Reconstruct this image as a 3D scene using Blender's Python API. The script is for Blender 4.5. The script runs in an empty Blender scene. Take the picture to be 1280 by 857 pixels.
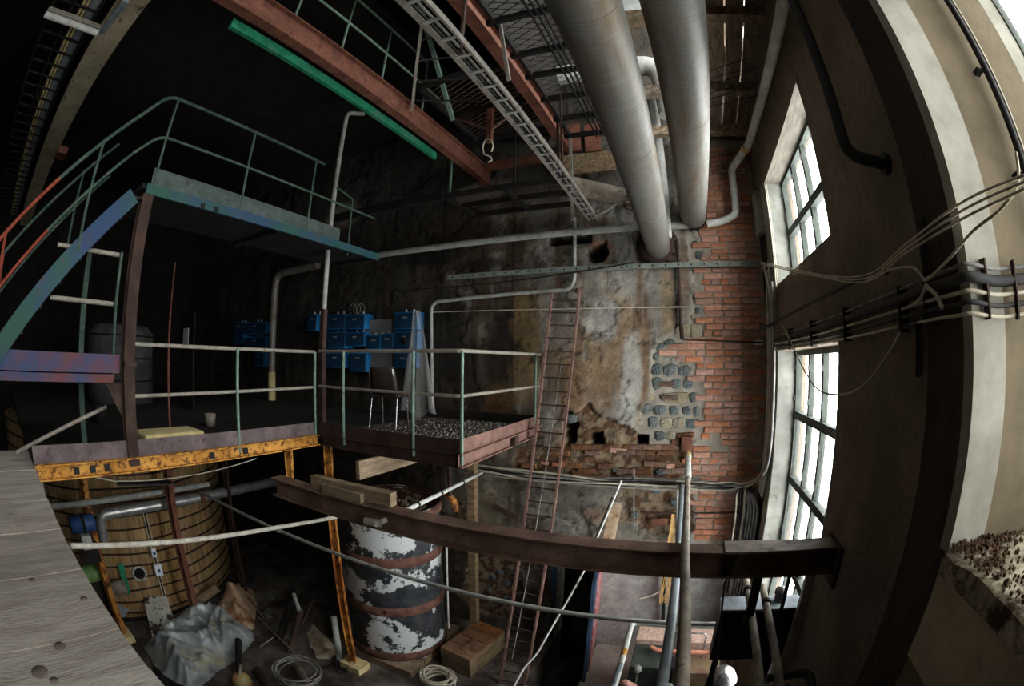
import bpy, math, random
import numpy as np
from mathutils import Vector, Matrix, noise as mnoise
random.seed(7); rng=np.random.default_rng(7)
S=bpy.context.scene; COL=S.collection
E=4.73                      # eye height above the hall floor
D=6.5                       # distance of the back wall
# ------------------------------------------------------------------ camera
YAW,PITCH,ROLL=map(math.radians,(22.05,2.5136,0.66))
cy,sy,cp,sp,cr,sr=math.cos(YAW),math.sin(YAW),math.cos(PITCH),math.sin(PITCH),math.cos(ROLL),math.sin(ROLL)
Fw=Vector((-sy*cp,cy*cp,sp)); Rt=Vector((cy,sy,0)); Up=Rt.cross(Fw)
R2=cr*Rt+sr*Up; U2=-sr*Rt+cr*Up
cd=bpy.data.cameras.new('camera'); cam=bpy.data.objects.new('camera',cd); COL.objects.link(cam)
m=Matrix((R2,U2,-Fw)).transposed().to_4x4(); m.translation=Vector((0,0,E)); cam.matrix_world=m
cd.type='PANO'
cd.sensor_width=23.593; cd.sensor_fit='HORIZONTAL'; cd.clip_start=0.01; cd.clip_end=200
for holder in (cd,getattr(cd,'cycles',None)):
    try:
        holder.panorama_type='FISHEYE_EQUISOLID'; holder.fisheye_lens=10.5; holder.fisheye_fov=math.radians(240)
    except Exception: pass
S.camera=cam
# ------------------------------------------------------------------ light
SKY=17.0
w=bpy.data.worlds.new('overcast_sky'); S.world=w; w.use_nodes=True
bg=w.node_tree.nodes['Background']; bg.inputs[0].default_value=(0.96,1.0,1.0,1); bg.inputs[1].default_value=SKY
def portal(name,x,y0,y1,z0,z1):
    l=bpy.data.lights.new(name,'AREA'); l.shape='RECTANGLE'; l.size=y1-y0; l.size_y=z1-z0; l.cycles.is_portal=True
    o=bpy.data.objects.new(name,l); COL.objects.link(o); o.location=(x,(y0+y1)/2,(z0+z1)/2+E)
    o.rotation_euler=(0,math.radians(90),0); o.rotation_euler=Matrix(((0,0,1),(-1,0,0),(0,-1,0))).to_euler()
S.view_settings.view_transform='Standard'; S.view_settings.look='None'; S.view_settings.gamma=1
S.view_settings.use_curve_mapping=False; S.view_settings.exposure=0.0
try:
    S.cycles.use_denoising=True; S.cycles.max_bounces=6; S.cycles.diffuse_bounces=4; S.cycles.transparent_max_bounces=12
    S.cycles.sample_clamp_indirect=6; S.cycles.caustics_reflective=False; S.cycles.caustics_refractive=False
except Exception: pass
# ------------------------------------------------------------------ helpers
FPX=10.5/23.593*1280
def ray(px,py):
    u=px-640; v=428.5-py; r=math.hypot(u,v)+1e-9; th=2*math.asin(min(.999,r/(2*FPX)))
    return (R2*(u/r)+U2*(v/r))*math.sin(th)+Fw*math.cos(th)
def P(px,py,ax,val):        # measured point of the photograph on a plane of the hall (z counted from the eye)
    q=ray(px,py); k='XYZ'.index(ax); q=q*(val/q[k]); return Vector((q.x,q.y,q.z+E))
def V(x,y,z): return Vector((x,y,z+E))   # z counted from the eye
def lin(c):
    c=[x/255 for x in c]; return tuple(x/12.92 if x<=.04045 else ((x+.055)/1.055)**2.4 for x in c)+(1,)
class MB:
    def __init__(s): s.v=[]; s.f=[]; s.sm=[]
    def add(s,vs,fs,sm=False):
        b=len(s.v); s.v+=[Vector(x) for x in vs]; s.f+=[tuple(i+b for i in f) for f in fs]; s.sm+=[sm]*len(fs); return s
    def box(s,a,b,jit=0):
        x0,y0,z0=[min(a[i],b[i]) for i in range(3)]; x1,y1,z1=[max(a[i],b[i]) for i in range(3)]
        vs=[(x0,y0,z0),(x1,y0,z0),(x1,y1,z0),(x0,y1,z0),(x0,y0,z1),(x1,y0,z1),(x1,y1,z1),(x0,y1,z1)]
        if jit: vs=[tuple(c+random.uniform(-jit,jit) for c in q) for q in vs]
        return s.add(vs,[(0,3,2,1),(4,5,6,7),(0,1,5,4),(1,2,6,5),(2,3,7,6),(3,0,4,7)])
    def bar(s,a,b,wd,h,up=(0,0,1)):       # rectangular bar from a to b
        a=Vector(a); b=Vector(b); d=(b-a).normalized(); up=Vector(up)
        sd=d.cross(up)
        if sd.length<1e-4: sd=d.cross(Vector((0,1,0)))
        sd.normalize(); u=sd.cross(d); vs=[]
        for p in (a,b):
            for i,j in ((-1,-1),(1,-1),(1,1),(-1,1)): vs.append(p+sd*(i*wd/2)+u*(j*h/2))
        return s.add(vs,[(0,1,2,3),(7,6,5,4),(0,4,5,1),(1,5,6,2),(2,6,7,3),(3,7,4,0)])
    def tube(s,pts,r,n=8,cap=True):
        pts=[Vector(p) for p in pts]; N=len(pts); rs=r if isinstance(r,(list,tuple)) else [r]*N
        T=[]
        for i in range(N):
            a=pts[max(i-1,0)]; b=pts[min(i+1,N-1)]; t=(b-a)
            if 0<i<N-1: t=(pts[i]-a).normalized()+(b-pts[i]).normalized()
            T.append(t.normalized() if t.length>1e-9 else Vector((0,0,1)))
        ref=Vector((0,0,1)) if abs(T[0].z)<.9 else Vector((0,1,0))
        x=T[0].cross(ref).normalized(); vs=[]; fs=[]
        for i in range(N):
            x=(x-T[i]*x.dot(T[i])).normalized(); y=T[i].cross(x)
            for k in range(n):
                a=2*math.pi*k/n; vs.append(pts[i]+(x*math.cos(a)+y*math.sin(a))*rs[i])
        for i in range(N-1):
            for k in range(n):
                k2=(k+1)%n; fs.append((i*n+k,i*n+k2,(i+1)*n+k2,(i+1)*n+k))
        s.add(vs,fs,True)
        if cap: s.add(vs[:n],[tuple(range(n-1,-1,-1))]); s.add(vs[-n:],[tuple(range(n))])
        return s
    def lathe(s,c,prof,n=24,axis='Z',cap=False):   # prof: (radius, height) about an upright axis at c
        vs=[];fs=[];c=Vector(c)
        for r,h in prof:
            for k in range(n):
                a=2*math.pi*k/n; p=(r*math.cos(a),r*math.sin(a),h)
                if axis=='Y': p=(p[0],h,p[1])
                if axis=='X': p=(h,p[0],p[1])
                vs.append(c+Vector(p))
        for i in range(len(prof)-1):
            for k in range(n):
                k2=(k+1)%n; fs.append((i*n+k,i*n+k2,(i+1)*n+k2,(i+1)*n+k))
        s.add(vs,fs,True)
        if cap: s.add(vs[:n],[tuple(range(n-1,-1,-1))]); s.add(vs[-n:],[tuple(range(n))])
        return s
    def ibeam(s,a,b,wd,h,t=.012,up=(0,0,1)):
        a=Vector(a); b=Vector(b); u=Vector(up); d=(b-a).normalized(); sd=d.cross(u).normalized(); u=sd.cross(d)
        s.bar(a+u*(h/2-t/2),b+u*(h/2-t/2),wd,t,up); s.bar(a-u*(h/2-t/2),b-u*(h/2-t/2),wd,t,up); s.bar(a,b,t,h-2*t,up); return s
    def quad(s,a,b,c,d): return s.add([a,b,c,d],[(0,1,2,3)])
    def prism(s,poly,d):
        poly=[Vector(p) for p in poly]; n=len(poly); d=Vector(d)
        return s.add(poly+[p+d for p in poly],[tuple(range(n-1,-1,-1)),tuple(range(n,2*n))]+[(i,(i+1)%n,n+(i+1)%n,n+i) for i in range(n)])
    def build(s,name,mat,parent=None,bevel=0):
        me=bpy.data.meshes.new(name); off=parent_loc(parent)
        me.from_pydata([v-off for v in s.v],[],s.f); me.materials.append(mat)
        me.polygons.foreach_set('use_smooth',s.sm); me.update()
        o=bpy.data.objects.new(name,me); COL.objects.link(o)
        if parent is not None: o.parent=parent
        if bevel:
            b=o.modifiers.new('bevel','BEVEL'); b.width=bevel; b.segments=2; b.limit_method='ANGLE'
        return o
def parent_loc(p):
    v=Vector((0,0,0))
    while p is not None: v+=Vector(p.location); p=p.parent
    return v
def thing(name,label,cat,loc,group=None):
    o=bpy.data.objects.new(name,None); o.empty_display_size=.1; COL.objects.link(o); o.location=loc
    o['label']=label; o['category']=cat
    if group: o['group']=group
    return o
def single(mb,name,mat,label,cat,group=None,bevel=0,kind=None):
    c=Vector((0,0,0))
    o=mb.build(name,mat,None,bevel); xs=[v for v in mb.v]
    lo=Vector([min(v[i] for v in xs) for i in range(3)]); hi=Vector([max(v[i] for v in xs) for i in range(3)])
    base=Vector(((lo.x+hi.x)/2,(lo.y+hi.y)/2,lo.z)); o.data.transform(Matrix.Translation(-base)); o.location=base
    o['label']=label; o['category']=cat
    if group: o['group']=group
    if kind: o['kind']=kind
    return o
def struct(mb,name,mat,parent=None,bevel=0):
    o=mb.build(name,mat,parent,bevel)
    if parent is None: o['kind']='structure'
    return o
def bend(pts,rad,k=5):       # round the corners of a polyline
    pts=[Vector(p) for p in pts]; out=[pts[0]]
    for i in range(1,len(pts)-1):
        a,b,c=pts[i-1],pts[i],pts[i+1]; r=min(rad,(a-b).length*.45,(c-b).length*.45)
        p=b+(a-b).normalized()*r; q=b+(c-b).normalized()*r
        for j in range(k+1):
            t=j/k; out.append(p*(1-t)**2+b*2*t*(1-t)+q*t*t)
    out.append(pts[-1]); return out
def sag(a,b,d,n=10):
    a=Vector(a); b=Vector(b); return [a.lerp(b,i/n)-Vector((0,0,d*4*(i/n)*(1-i/n))) for i in range(n+1)]
def spline(pts,k=6):
    pts=[Vector(p) for p in pts]; out=[]
    for i in range(len(pts)-1):
        p0=pts[max(i-1,0)];p1=pts[i];p2=pts[i+1];p3=pts[min(i+2,len(pts)-1)]
        for j in range(k):
            t=j/k; out.append(.5*((2*p1)+(p2-p0)*t+(2*p0-5*p1+4*p2-p3)*t*t+(3*p1-p0-3*p2+p3)*t**3))
    out.append(pts[-1]); return out
# ------------------------------------------------------------------ materials
def mat(name,c1,c2=None,scale=4,rough=.7,metal=0,bump=.15,c3=None,s3=14,lo=.4,hi=.62,lo3=.55,hi3=.68,stretch=(1,1,1),vary=0,attr=None,spec=.3,stretch3=None):
    m=bpy.data.materials.new(name); m.use_nodes=True; nt=m.node_tree; N=nt.nodes; L=nt.links
    b=N['Principled BSDF']; b.inputs['Roughness'].default_value=rough; b.inputs['Metallic'].default_value=metal
    b.inputs['Specular IOR Level'].default_value=spec
    tc=N.new('ShaderNodeTexCoord'); mp=N.new('ShaderNodeMapping'); mp.inputs['Scale'].default_value=stretch
    L.new(tc.outputs['Object'],mp.inputs['Vector'])
    n1=N.new('ShaderNodeTexNoise'); n1.inputs['Scale'].default_value=scale; n1.inputs['Detail'].default_value=8; n1.inputs['Roughness'].default_value=.62
    L.new(mp.outputs[0],n1.inputs['Vector'])
    r1=N.new('ShaderNodeValToRGB'); r1.color_ramp.elements[0].position=lo; r1.color_ramp.elements[1].position=hi
    c2=c2 or tuple(min(255,x*1.18) for x in c1)
    r1.color_ramp.elements[0].color=lin(c1); r1.color_ramp.elements[1].color=lin(c2); L.new(n1.outputs[0],r1.inputs[0])
    out=r1.outputs[0]
    if attr:
        at=N.new('ShaderNodeAttribute'); at.attribute_name=attr
        mx=N.new('ShaderNodeMix'); mx.data_type='RGBA'; mx.blend_type='MULTIPLY'; mx.inputs[0].default_value=1
        L.new(at.outputs['Color'],mx.inputs[6]); L.new(out,mx.inputs[7]); out=mx.outputs[2]
    if c3:
        n3=N.new('ShaderNodeTexNoise'); n3.inputs['Scale'].default_value=s3; n3.inputs['Detail'].default_value=6; n3.inputs['Roughness'].default_value=.7
        mp3=mp
        if stretch3: mp3=N.new('ShaderNodeMapping'); mp3.inputs['Scale'].default_value=stretch3; L.new(tc.outputs['Object'],mp3.inputs['Vector'])
        L.new(mp3.outputs[0],n3.inputs['Vector'])
        r3=N.new('ShaderNodeValToRGB'); r3.color_ramp.elements[0].position=lo3; r3.color_ramp.elements[1].position=hi3
        L.new(n3.outputs[0],r3.inputs[0])
        mx=N.new('ShaderNodeMix'); mx.data_type='RGBA'; L.new(r3.outputs[0],mx.inputs[0]); L.new(out,mx.inputs[6]); mx.inputs[7].default_value=lin(c3); out=mx.outputs[2]
    if vary:
        oi=N.new('ShaderNodeObjectInfo'); hv=N.new('ShaderNodeHueSaturation')
        ma=N.new('ShaderNodeMapRange'); ma.inputs[3].default_value=1-vary; ma.inputs[4].default_value=1+vary; L.new(oi.outputs['Random'],ma.inputs[0]); L.new(ma.outputs[0],hv.inputs['Value'])
        mb_=N.new('ShaderNodeMath'); mb_.operation='MULTIPLY'; mb_.inputs[1].default_value=7.31; fr=N.new('ShaderNodeMath'); fr.operation='FRACT'
        L.new(oi.outputs['Random'],mb_.inputs[0]); L.new(mb_.outputs[0],fr.inputs[0])
        m2=N.new('ShaderNodeMapRange'); m2.inputs[3].default_value=1-vary*1.2; m2.inputs[4].default_value=1+vary*.6; L.new(fr.outputs[0],m2.inputs[0]); L.new(m2.outputs[0],hv.inputs['Saturation'])
        L.new(out,hv.inputs['Color']); out=hv.outputs[0]
    L.new(out,b.inputs['Base Color'])
    if bump:
        nb=N.new('ShaderNodeTexNoise'); nb.inputs['Scale'].default_value=scale*6; nb.inputs['Detail'].default_value=6; L.new(mp.outputs[0],nb.inputs['Vector'])
        bp=N.new('ShaderNodeBump'); bp.inputs['Strength'].default_value=bump; bp.inputs['Distance'].default_value=.02; L.new(nb.outputs[0],bp.inputs['Height']); L.new(bp.outputs[0],b.inputs['Normal'])
    return m
M={}
M['floor']=mat('floor_concrete',(60,50,42),(112,104,96),1.6,.9,c3=(35,24,18),s3=2.2,lo3=.48,hi3=.7,bump=.4)
M['plaster']=mat('stained_shaded_plaster',(225,225,225),(255,255,255),7,.92,attr='Col',bump=.5)
M['mortar']=mat('lime_mortar',(140,132,120),(184,176,164),9,.95,bump=.6,c3=(70,64,58),s3=6)
M['brick']=mat('red_brick',(160,106,82),(194,140,114),14,.9,vary=.22,bump=.3,c3=(120,72,56),s3=9,lo3=.6,hi3=.8)
M['brick_soot']=mat('sooty_brick',(84,60,46),(128,92,68),12,.95,vary=.3,bump=.3)
M['stone']=mat('grey_green_stone',(74,84,84),(118,126,124),10,.9,vary=.25,bump=.5,c3=(130,126,112),s3=7,lo3=.62,hi3=.8)
M['stone_pale']=mat('pale_stone',(140,126,96),(180,170,148),10,.9,vary=.15,bump=.6,c3=(90,82,62),s3=9)
M['wall_dark']=mat('grimy_concrete',(104,91,77),(130,114,98),1.5,.95,c3=(78,67,56),s3=26,lo3=.5,hi3=.75,bump=.4)
M['pilaster_dark']=mat('dark_concrete',(48,42,36),(72,63,54),3,.95,c3=(34,29,26),s3=12,bump=.4,stretch=(1,1,.3))  # darker concrete tone for the pilaster band
M['white_paint']=mat('flaking_white_paint',(142,138,126),(168,164,152),3,.8,c3=(120,104,84),s3=16,lo3=.68,hi3=.8,bump=.15)
M['beige_paint']=mat('yellowed_paint',(112,100,80),(136,122,100),2.5,.85,c3=(110,92,70),s3=18,lo3=.66,hi3=.8,bump=.15)
M['sill_wall']=mat('dirty_plaster_under_sill',(164,152,130),(190,178,156),3,.9,c3=(54,46,38),s3=16,lo3=.62,hi3=.74,bump=.2)
M['ceil']=mat('ceiling_paint',(150,152,148),(186,188,184),3,.9,c3=(90,88,84),s3=3,lo3=.6,hi3=.8)
M['grey_render']=mat('grey_cement_render',(112,112,110),(138,138,136),2,.9,c3=(120,98,70),s3=2.5,lo3=.6,hi3=.75,bump=.15)
M['dark']=mat('near_black',(24,21,19),(36,32,29),3,.95)
M['void']=mat('dark_room',(16,15,14),(22,20,19),3,.95)
M['frame']=mat('grey_green_window_paint',(48,53,48),(68,74,67),6,.7)
M['rust']=mat('brown_rusted_steel',(50,36,31),(74,54,46),5,.85,c3=(48,30,26),s3=20,bump=.3)
M['rust_lit']=mat('lit_brown_steel',(80,58,48),(116,92,78),4,.85,c3=(56,38,32),s3=16,bump=.3)  # lighter copy of the brown rust; light on the steel put into its colour
M['rust_red']=mat('red_oxide_steel',(98,60,48),(126,80,62),5,.8,c3=(60,36,30),s3=18,bump=.25)
M['rust_pink']=mat('faded_red_oxide_paint',(104,78,70),(130,98,88),6,.8,c3=(86,56,48),s3=22)
M['yellow']=mat('flaking_yellow_steel',(180,122,48),(212,156,74),6,.75,c3=(92,52,28),s3=16,lo3=.5,hi3=.6,bump=.35)
M['orange']=mat('orange_rusty_steel',(150,84,34),(214,150,72),4,.6,c3=(70,36,18),s3=9,lo3=.46,hi3=.6,bump=.3)
M['green']=mat('bright_green_paint',(24,104,74),(40,132,98),6,.6,c3=(74,110,96),s3=3)
M['rail_green']=mat('grey_green_rail_paint',(96,122,108),(122,146,130),6,.7,c3=(90,70,52),s3=16)
M['rail_unlit']=mat('unlit_green_rail_paint',(44,66,56),(70,88,78),6,.7,c3=(96,92,86),s3=10,lo3=.58,hi3=.66)  # darker copy of the rail green; dimness of the left put into colour
M['rail_grey']=mat('worn_grey_tube',(120,114,104),(156,150,140),8,.6,c3=(110,76,50),s3=8)
M['stair_blue']=mat('blue_green_stair_paint',(34,74,62),(34,58,92),1.2,.6,c3=(96,54,40),s3=9,lo3=.6,hi3=.75)
M['stair_red']=mat('red_and_blue_peeling_paint',(104,48,40),(44,62,98),2.2,.6,c3=(74,60,54),s3=12,lo3=.55,hi3=.68)
M['red_rail']=mat('orange_red_tube',(118,50,34),(140,66,46),6,.7)
M['galv']=mat('dull_galvanised_sheet',(118,116,110),(134,133,128),5,.46,.3,c3=(104,84,58),s3=2.2,lo3=.44,hi3=.72,bump=.16,stretch=(.6,13,.6),stretch3=(2.2,.4,2.2))
M['steel']=mat('bright_worn_steel',(150,150,148),(186,186,184),10,.35,.6,bump=.05)
M['pipe_grey']=mat('painted_grey_pipe',(142,142,136),(172,172,166),7,.6,c3=(120,96,72),s3=7,lo3=.62,hi3=.78)
M['pipe_white']=mat('painted_white_pipe',(182,182,176),(210,210,204),7,.5,c3=(130,106,78),s3=5,lo3=.66,hi3=.8)
M['pipe_brown']=mat('mud_stained_pipe',(112,102,90),(146,136,122),6,.7,c3=(70,58,48),s3=9)
M['pipe_blue']=mat('blue_grey_pipe',(104,112,118),(136,144,150),6,.5)
M['black']=mat('black_paint',(20,20,20),(30,30,30),6,.6)
M['black_cable']=mat('black_cable_sheath',(26,24,23),(40,38,36),6,.6)
M['cable']=mat('pale_cable_sheath',(170,160,140),(200,192,174),6,.6)
M['cable_grey']=mat('grey_cable_sheath',(104,102,98),(150,148,142),6,.6)
M['straw']=mat('frayed_straw_wire',(186,146,88),(206,170,112),6,.7)
M['plank']=mat('bleached_plank',(158,148,138),(186,176,166),2.2,.85,c3=(92,80,74),s3=3.2,lo3=.58,hi3=.74,bump=.25,stretch=(6,1,6),vary=.07)
M['timber']=mat('weathered_timber',(118,98,74),(150,128,100),3,.85,c3=(70,54,40),s3=8,stretch=(1,1,6),vary=.12,bump=.3)
M['timber_dark']=mat('old_roof_board',(116,98,78),(164,142,116),3,.9,c3=(44,34,26),s3=7,vary=.2,bump=.3,stretch=(5,1,5))
M['stave']=mat('ochre_stave',(126,96,56),(160,128,82),3,.8,c3=(84,58,34),s3=4,vary=.13,stretch=(5,5,.7),bump=.3)
M['hoop']=mat('dark_iron_hoop',(40,28,22),(60,42,32),8,.8)
M['drum']=mat('flaking_drum_paint',(34,38,44),(62,62,64),5,.6,c3=(196,200,198),s3=1.5,lo3=.53,hi3=.55,bump=.3)
M['drum_rust']=mat('rusted_drum_band',(84,54,44),(112,78,66),6,.8)
M['blue']=mat('blue_cabinet_paint',(24,96,150),(40,124,184),5,.45)
M['blue_door']=mat('deep_blue_door',(20,50,76),(30,66,94),5,.6)  # deeper blue than the cabinet bodies
M['chair']=mat('brown_plastic',(44,36,32),(56,48,42),6,.4)
M['chrome']=mat('worn_chrome',(170,170,170),(200,200,200),8,.25,.9,bump=0)
M['gravel']=mat('pale_debris',(160,152,144),(226,222,216),30,.9,vary=0)
M['deck']=mat('littered_deck',(52,42,36),(84,72,62),8,.95,c3=(150,142,134),s3=26,lo3=.62,hi3=.72,bump=.5)
M['tarp']=mat('crumpled_grey_plastic',(116,122,124),(160,164,162),4,.28,c3=(170,160,120),s3=2.2,lo3=.55,hi3=.7,bump=.1,spec=.6)
M['tarp_brown']=mat('stained_brown_sheet',(150,116,88),(190,166,138),3,.5,c3=(110,62,32),s3=2.5,lo3=.5,hi3=.64)
M['mesh']=mat('dark_expanded_metal',(34,28,26),(52,42,38),8,.7,.2)
M['foam']=mat('yellow_foam',(196,176,124),(222,204,154),8,.9)
M['paper']=mat('white_paper',(214,218,226),(226,230,236),5,.8)
M['copper']=mat('red_brown_pipe',(150,92,74),(176,118,98),6,.5)
M['machine']=mat('dark_green_machine_paint',(36,42,38),(54,60,54),5,.5,c3=(24,24,22),s3=8)
M['pinkstone']=mat('pinkish_exposed_aggregate',(160,128,112),(196,170,156),26,.9,bump=.4)
M['motor_blue']=mat('blue_motor_paint',(36,64,110),(54,84,132),6,.5)
M['motor_green']=mat('light_green_pump_paint',(96,128,70),(120,152,92),6,.5)
M['vessel_brown']=mat('pink_brown_vessel',(134,96,84),(164,124,110),5,.5)
M['vessel_white']=mat('grey_white_vessel',(84,84,80),(108,108,104),6,.5,c3=(70,66,60),s3=5,lo3=.6,hi3=.7)
M['ext']=mat('orange_green_mottled_cap',(166,128,84),(150,160,110),5,.6,c3=(180,90,50),s3=4)
def glassy(name,a,rough=.05,col=(1,1,1,1)):
    m=bpy.data.materials.new(name); m.use_nodes=True; nt=m.node_tree; N=nt.nodes; L=nt.links; N.clear()
    o=N.new('ShaderNodeOutputMaterial'); t=N.new('ShaderNodeBsdfTransparent'); g=N.new('ShaderNodeBsdfGlossy'); g.inputs['Roughness'].default_value=rough
    t.inputs[0].default_value=col
    lw=N.new('ShaderNodeLayerWeight'); lw.inputs[0].default_value=.5; pw=N.new('ShaderNodeMath'); pw.operation='POWER'; pw.inputs[1].default_value=5; L.new(lw.outputs['Facing'],pw.inputs[0]); fr=N.new('ShaderNodeMath'); fr.operation='MULTIPLY_ADD'; fr.inputs[1].default_value=.7; fr.inputs[2].default_value=.03; L.new(pw.outputs[0],fr.inputs[0]); mx=N.new('ShaderNodeMixShader')
    L.new(fr.outputs[0],mx.inputs[0]); L.new(t.outputs[0],mx.inputs[1]); L.new(g.outputs[0],mx.inputs[2])
    last=mx.outputs[0]
    if a:
        d=N.new('ShaderNodeBsdfDiffuse'); d.inputs[0].default_value=(.6,.6,.57,1); m2=N.new('ShaderNodeMixShader'); m2.inputs[0].default_value=a
        L.new(last,m2.inputs[1]); L.new(d.outputs[0],m2.inputs[2]); last=m2.outputs[0]
    L.new(last,o.inputs[0]); return m
M['glass']=glassy('dusty_window_glass',.06)
M['glass_dim']=glassy('dimmed_window_glass',.12,.1,(.75,.75,.74,1))  # tint added to cut the daylight through the nearest window
M['glass_dimmest']=glassy('heavily_dimmed_window_glass',.3,.1,(.13,.13,.125,1))  # stronger tint added to hold back light from windows behind the camera
M['film']=glassy('cloudy_plastic_film',.32,.3)
# ------------------------------------------------------------------ shell
RX=1.2; WX=1.46; OUT=1.75         # inner face of the window wall, window plane, outside
XL,YB,ZC=-13.2,-5.0,6.0
# floor with a pit in front of the doorway
PX0,PX1,PY0=-1.78,-1.06,5.1
fl=MB(); z0,z1=E-4.93,E-4.73
fl.box((XL,YB,-.2),(PX0,7.0,0)); struct(MB().box((PX1+.02,YB,-.2),(1.5,7.0,0)),'floor',mat('gravelly_concrete',(150,140,130),(182,172,162),2,.95,c3=(84,76,70),s3=24,lo3=.56,hi3=.66,bump=.5)); fl.box((PX0,YB,-.2),(PX1,PY0,0)); fl.box((PX0,PY0,-.9),(PX1,7.7,-.75))
fl.box((PX0-.02,PY0,-.75),(PX0,7.7,-.2)); fl.box((PX1,PY0,-.75),(PX1+.02,7.7,-.2)); fl.box((PX0,PY0-.02,-.75),(PX1,PY0,-.2))
struct(fl,'floor',M['floor'])
# ---- back wall
DX0,DX1,DZ=-1.78,-1.14,-2.82      # doorway
bw=MB()
for a,b in (((XL,6.95,-.2),(DX0,7.2,E+ZC)),((DX1,6.95,-.2),(1.3,7.2,E+ZC)),((DX0,6.95,E+DZ),(DX1,7.2,E+ZC)),): bw.box(a,b)
bw.box((DX0-.6,7.6,-1),(DX1+.6,7.7,E+DZ+.2)); bw.box((DX0-.1,6.9,-1),(DX0,7.7,E+DZ+.2)); bw.box((DX1,6.9,-1),(DX1+.1,7.7,E+DZ+.2)); bw.box((DX0-.1,6.9,E+DZ),(DX1+.1,7.7,E+DZ+.1))
for a,b in (((DX0-.12,6.56,0),(DX0,6.95,E+DZ+.12)),((DX1,6.56,0),(DX1+.12,6.95,E+DZ+.12)),((DX0-.12,6.56,E+DZ),(DX1+.12,6.95,E+DZ+.12))): bw.box(a,b)
bw.box((1.22,6.4,-.2),(1.3,7.2,E+ZC))
wall_back=struct(bw,'wall_back',M['mortar'])
# noise helpers for the plaster skin
def vnoise(x,z,sc,seed):
    r=np.random.default_rng(seed).random((64,64)); x=x*sc; z=z*sc
    xi=np.floor(x).astype(int); zi=np.floor(z).astype(int); fx=x-xi; fz=z-zi
    fx=fx*fx*(3-2*fx); fz=fz*fz*(3-2*fz); g=lambda i,j:r[i%64,j%64]
    return (g(xi,zi)*(1-fx)+g(xi+1,zi)*fx)*(1-fz)+(g(xi,zi+1)*(1-fx)+g(xi+1,zi+1)*fx)*fz
def fbm(x,z,sc,seed,o=5):
    t=0;a=.5
    for i in range(o): t=t+a*vnoise(x,z,sc*2**i,seed+i); a*=.55
    return t/ (1-.55**o)*.9
def inpoly(x,z,poly):
    c=np.zeros(x.shape,bool); n=len(poly); j=n-1
    for i in range(n):
        xi,zi=poly[i]; xj,zj=poly[j]
        cond=((zi>z)!=(zj>z))&(x<(xj-xi)*(z-zi)/(zj-zi+1e-12)+xi); c^=cond; j=i
    return c
def wpoly(pts): return [(q.x,q.z-E) for q in (P(a,b,'Y',D) for a,b in pts)]
brick_poly=wpoly([(866,286),(873,302),(880,315),(879,326),(869,336),(872,350),(875,362),(876,378),(874,390),(878,412),(875,421),(852,424),(842,432),(823,437),(824,447),(852,450),(866,458),(868,470),(876,488),(879,520),(877,545),(862,560),(862,580),(866,610),(867,690)])+[(1.3,-2.62),(1.3,3.4),(.1,3.4)]
stone_poly=wpoly([(842,415),(850,405),(872,405),(880,420),(852,428),(822,436),(824,450),(858,455),(870,470),(880,488),(880,545),(862,556),(850,562),(830,566),(800,560),(795,535),(800,515),(812,495),(812,470),(815,445),(825,430),(835,420)])
edge_poly=wpoly([(862,288),(878,312),(879,330),(872,345),(878,385),(880,412),(874,424),(858,420),(862,400),(864,380),(865,350),(860,320),(858,300)])
rub_poly=wpoly([(715,520),(735,500),(760,525),(800,540),(868,560),(868,600),(700,600),(640,585),(650,560),(690,555)])
low_poly=wpoly([(775,614),(868,612),(868,668),(820,668),(780,650)])
low2_poly=wpoly([(585,700),(640,690),(655,740),(640,770),(600,770),(575,740)])
holes=[wpoly(h) for h in ([(744,308),(758,302),(760,318),(752,328),(736,326),(733,315)],[(705,518),(714,514),(722,530),(718,555),(706,558)],[(738,542),(752,541),(755,553),(746,562),(738,555)],[(795,542),(809,543),(809,560),(795,561)],[(687,297),(739,293),(739,303),(688,306)])]
NX,NZ=350,350; XA,XB2,ZA,ZB=-13.2,1.25,-4.73,6.0
gx=np.linspace(0,1,NX)**.62; gx=XA+(XB2-XA)*np.clip(gx*1.0,0,1); gz=np.linspace(ZA,ZB,NZ); GX,GZ=np.meshgrid(gx,gz,indexing='ij')
wob=lambda a,s:(fbm(GX,GZ,3.1,s)-.5)*a
def msk(poly,a=.16,s=5): return inpoly(GX+wob(a,s),GZ+wob(a,s+40),poly)
bare=msk(brick_poly,.04)|msk(stone_poly,.1)|msk(edge_poly,.06)
rub=msk(rub_poly,.2)|msk(low_poly,.2)|msk(low2_poly,.25)
hole=np.zeros(GX.shape,bool)
for h in holes: hole|=msk(h,.06)
door=(GX>DX0-.02)&(GX<DX1+.02)&(GZ<DZ+.02)
flake=(fbm(GX,GZ,1.3,90)>.66)
Yv=D-.0+.03*(fbm(GX,GZ,2.2,12)-.5)+.012*(fbm(GX,GZ,14,15)-.5)
Yv=np.where(rub,D+.05+.05*(fbm(GX,GZ,7,21)-.5),Yv); Yv=np.where(flake&~rub,Yv+.02,Yv)
Yv=np.where(bare,np.where(msk(stone_poly,.1)|msk(edge_poly,.06),D+.034,D+.02)+.008*(fbm(GX,GZ,9,77)-.5),Yv); Yv=np.where(hole,D+.38,Yv)
smooth=(GZ<-2.66)&(GX>-1.15); Yv=np.where(smooth,D+.005,Yv)
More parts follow.
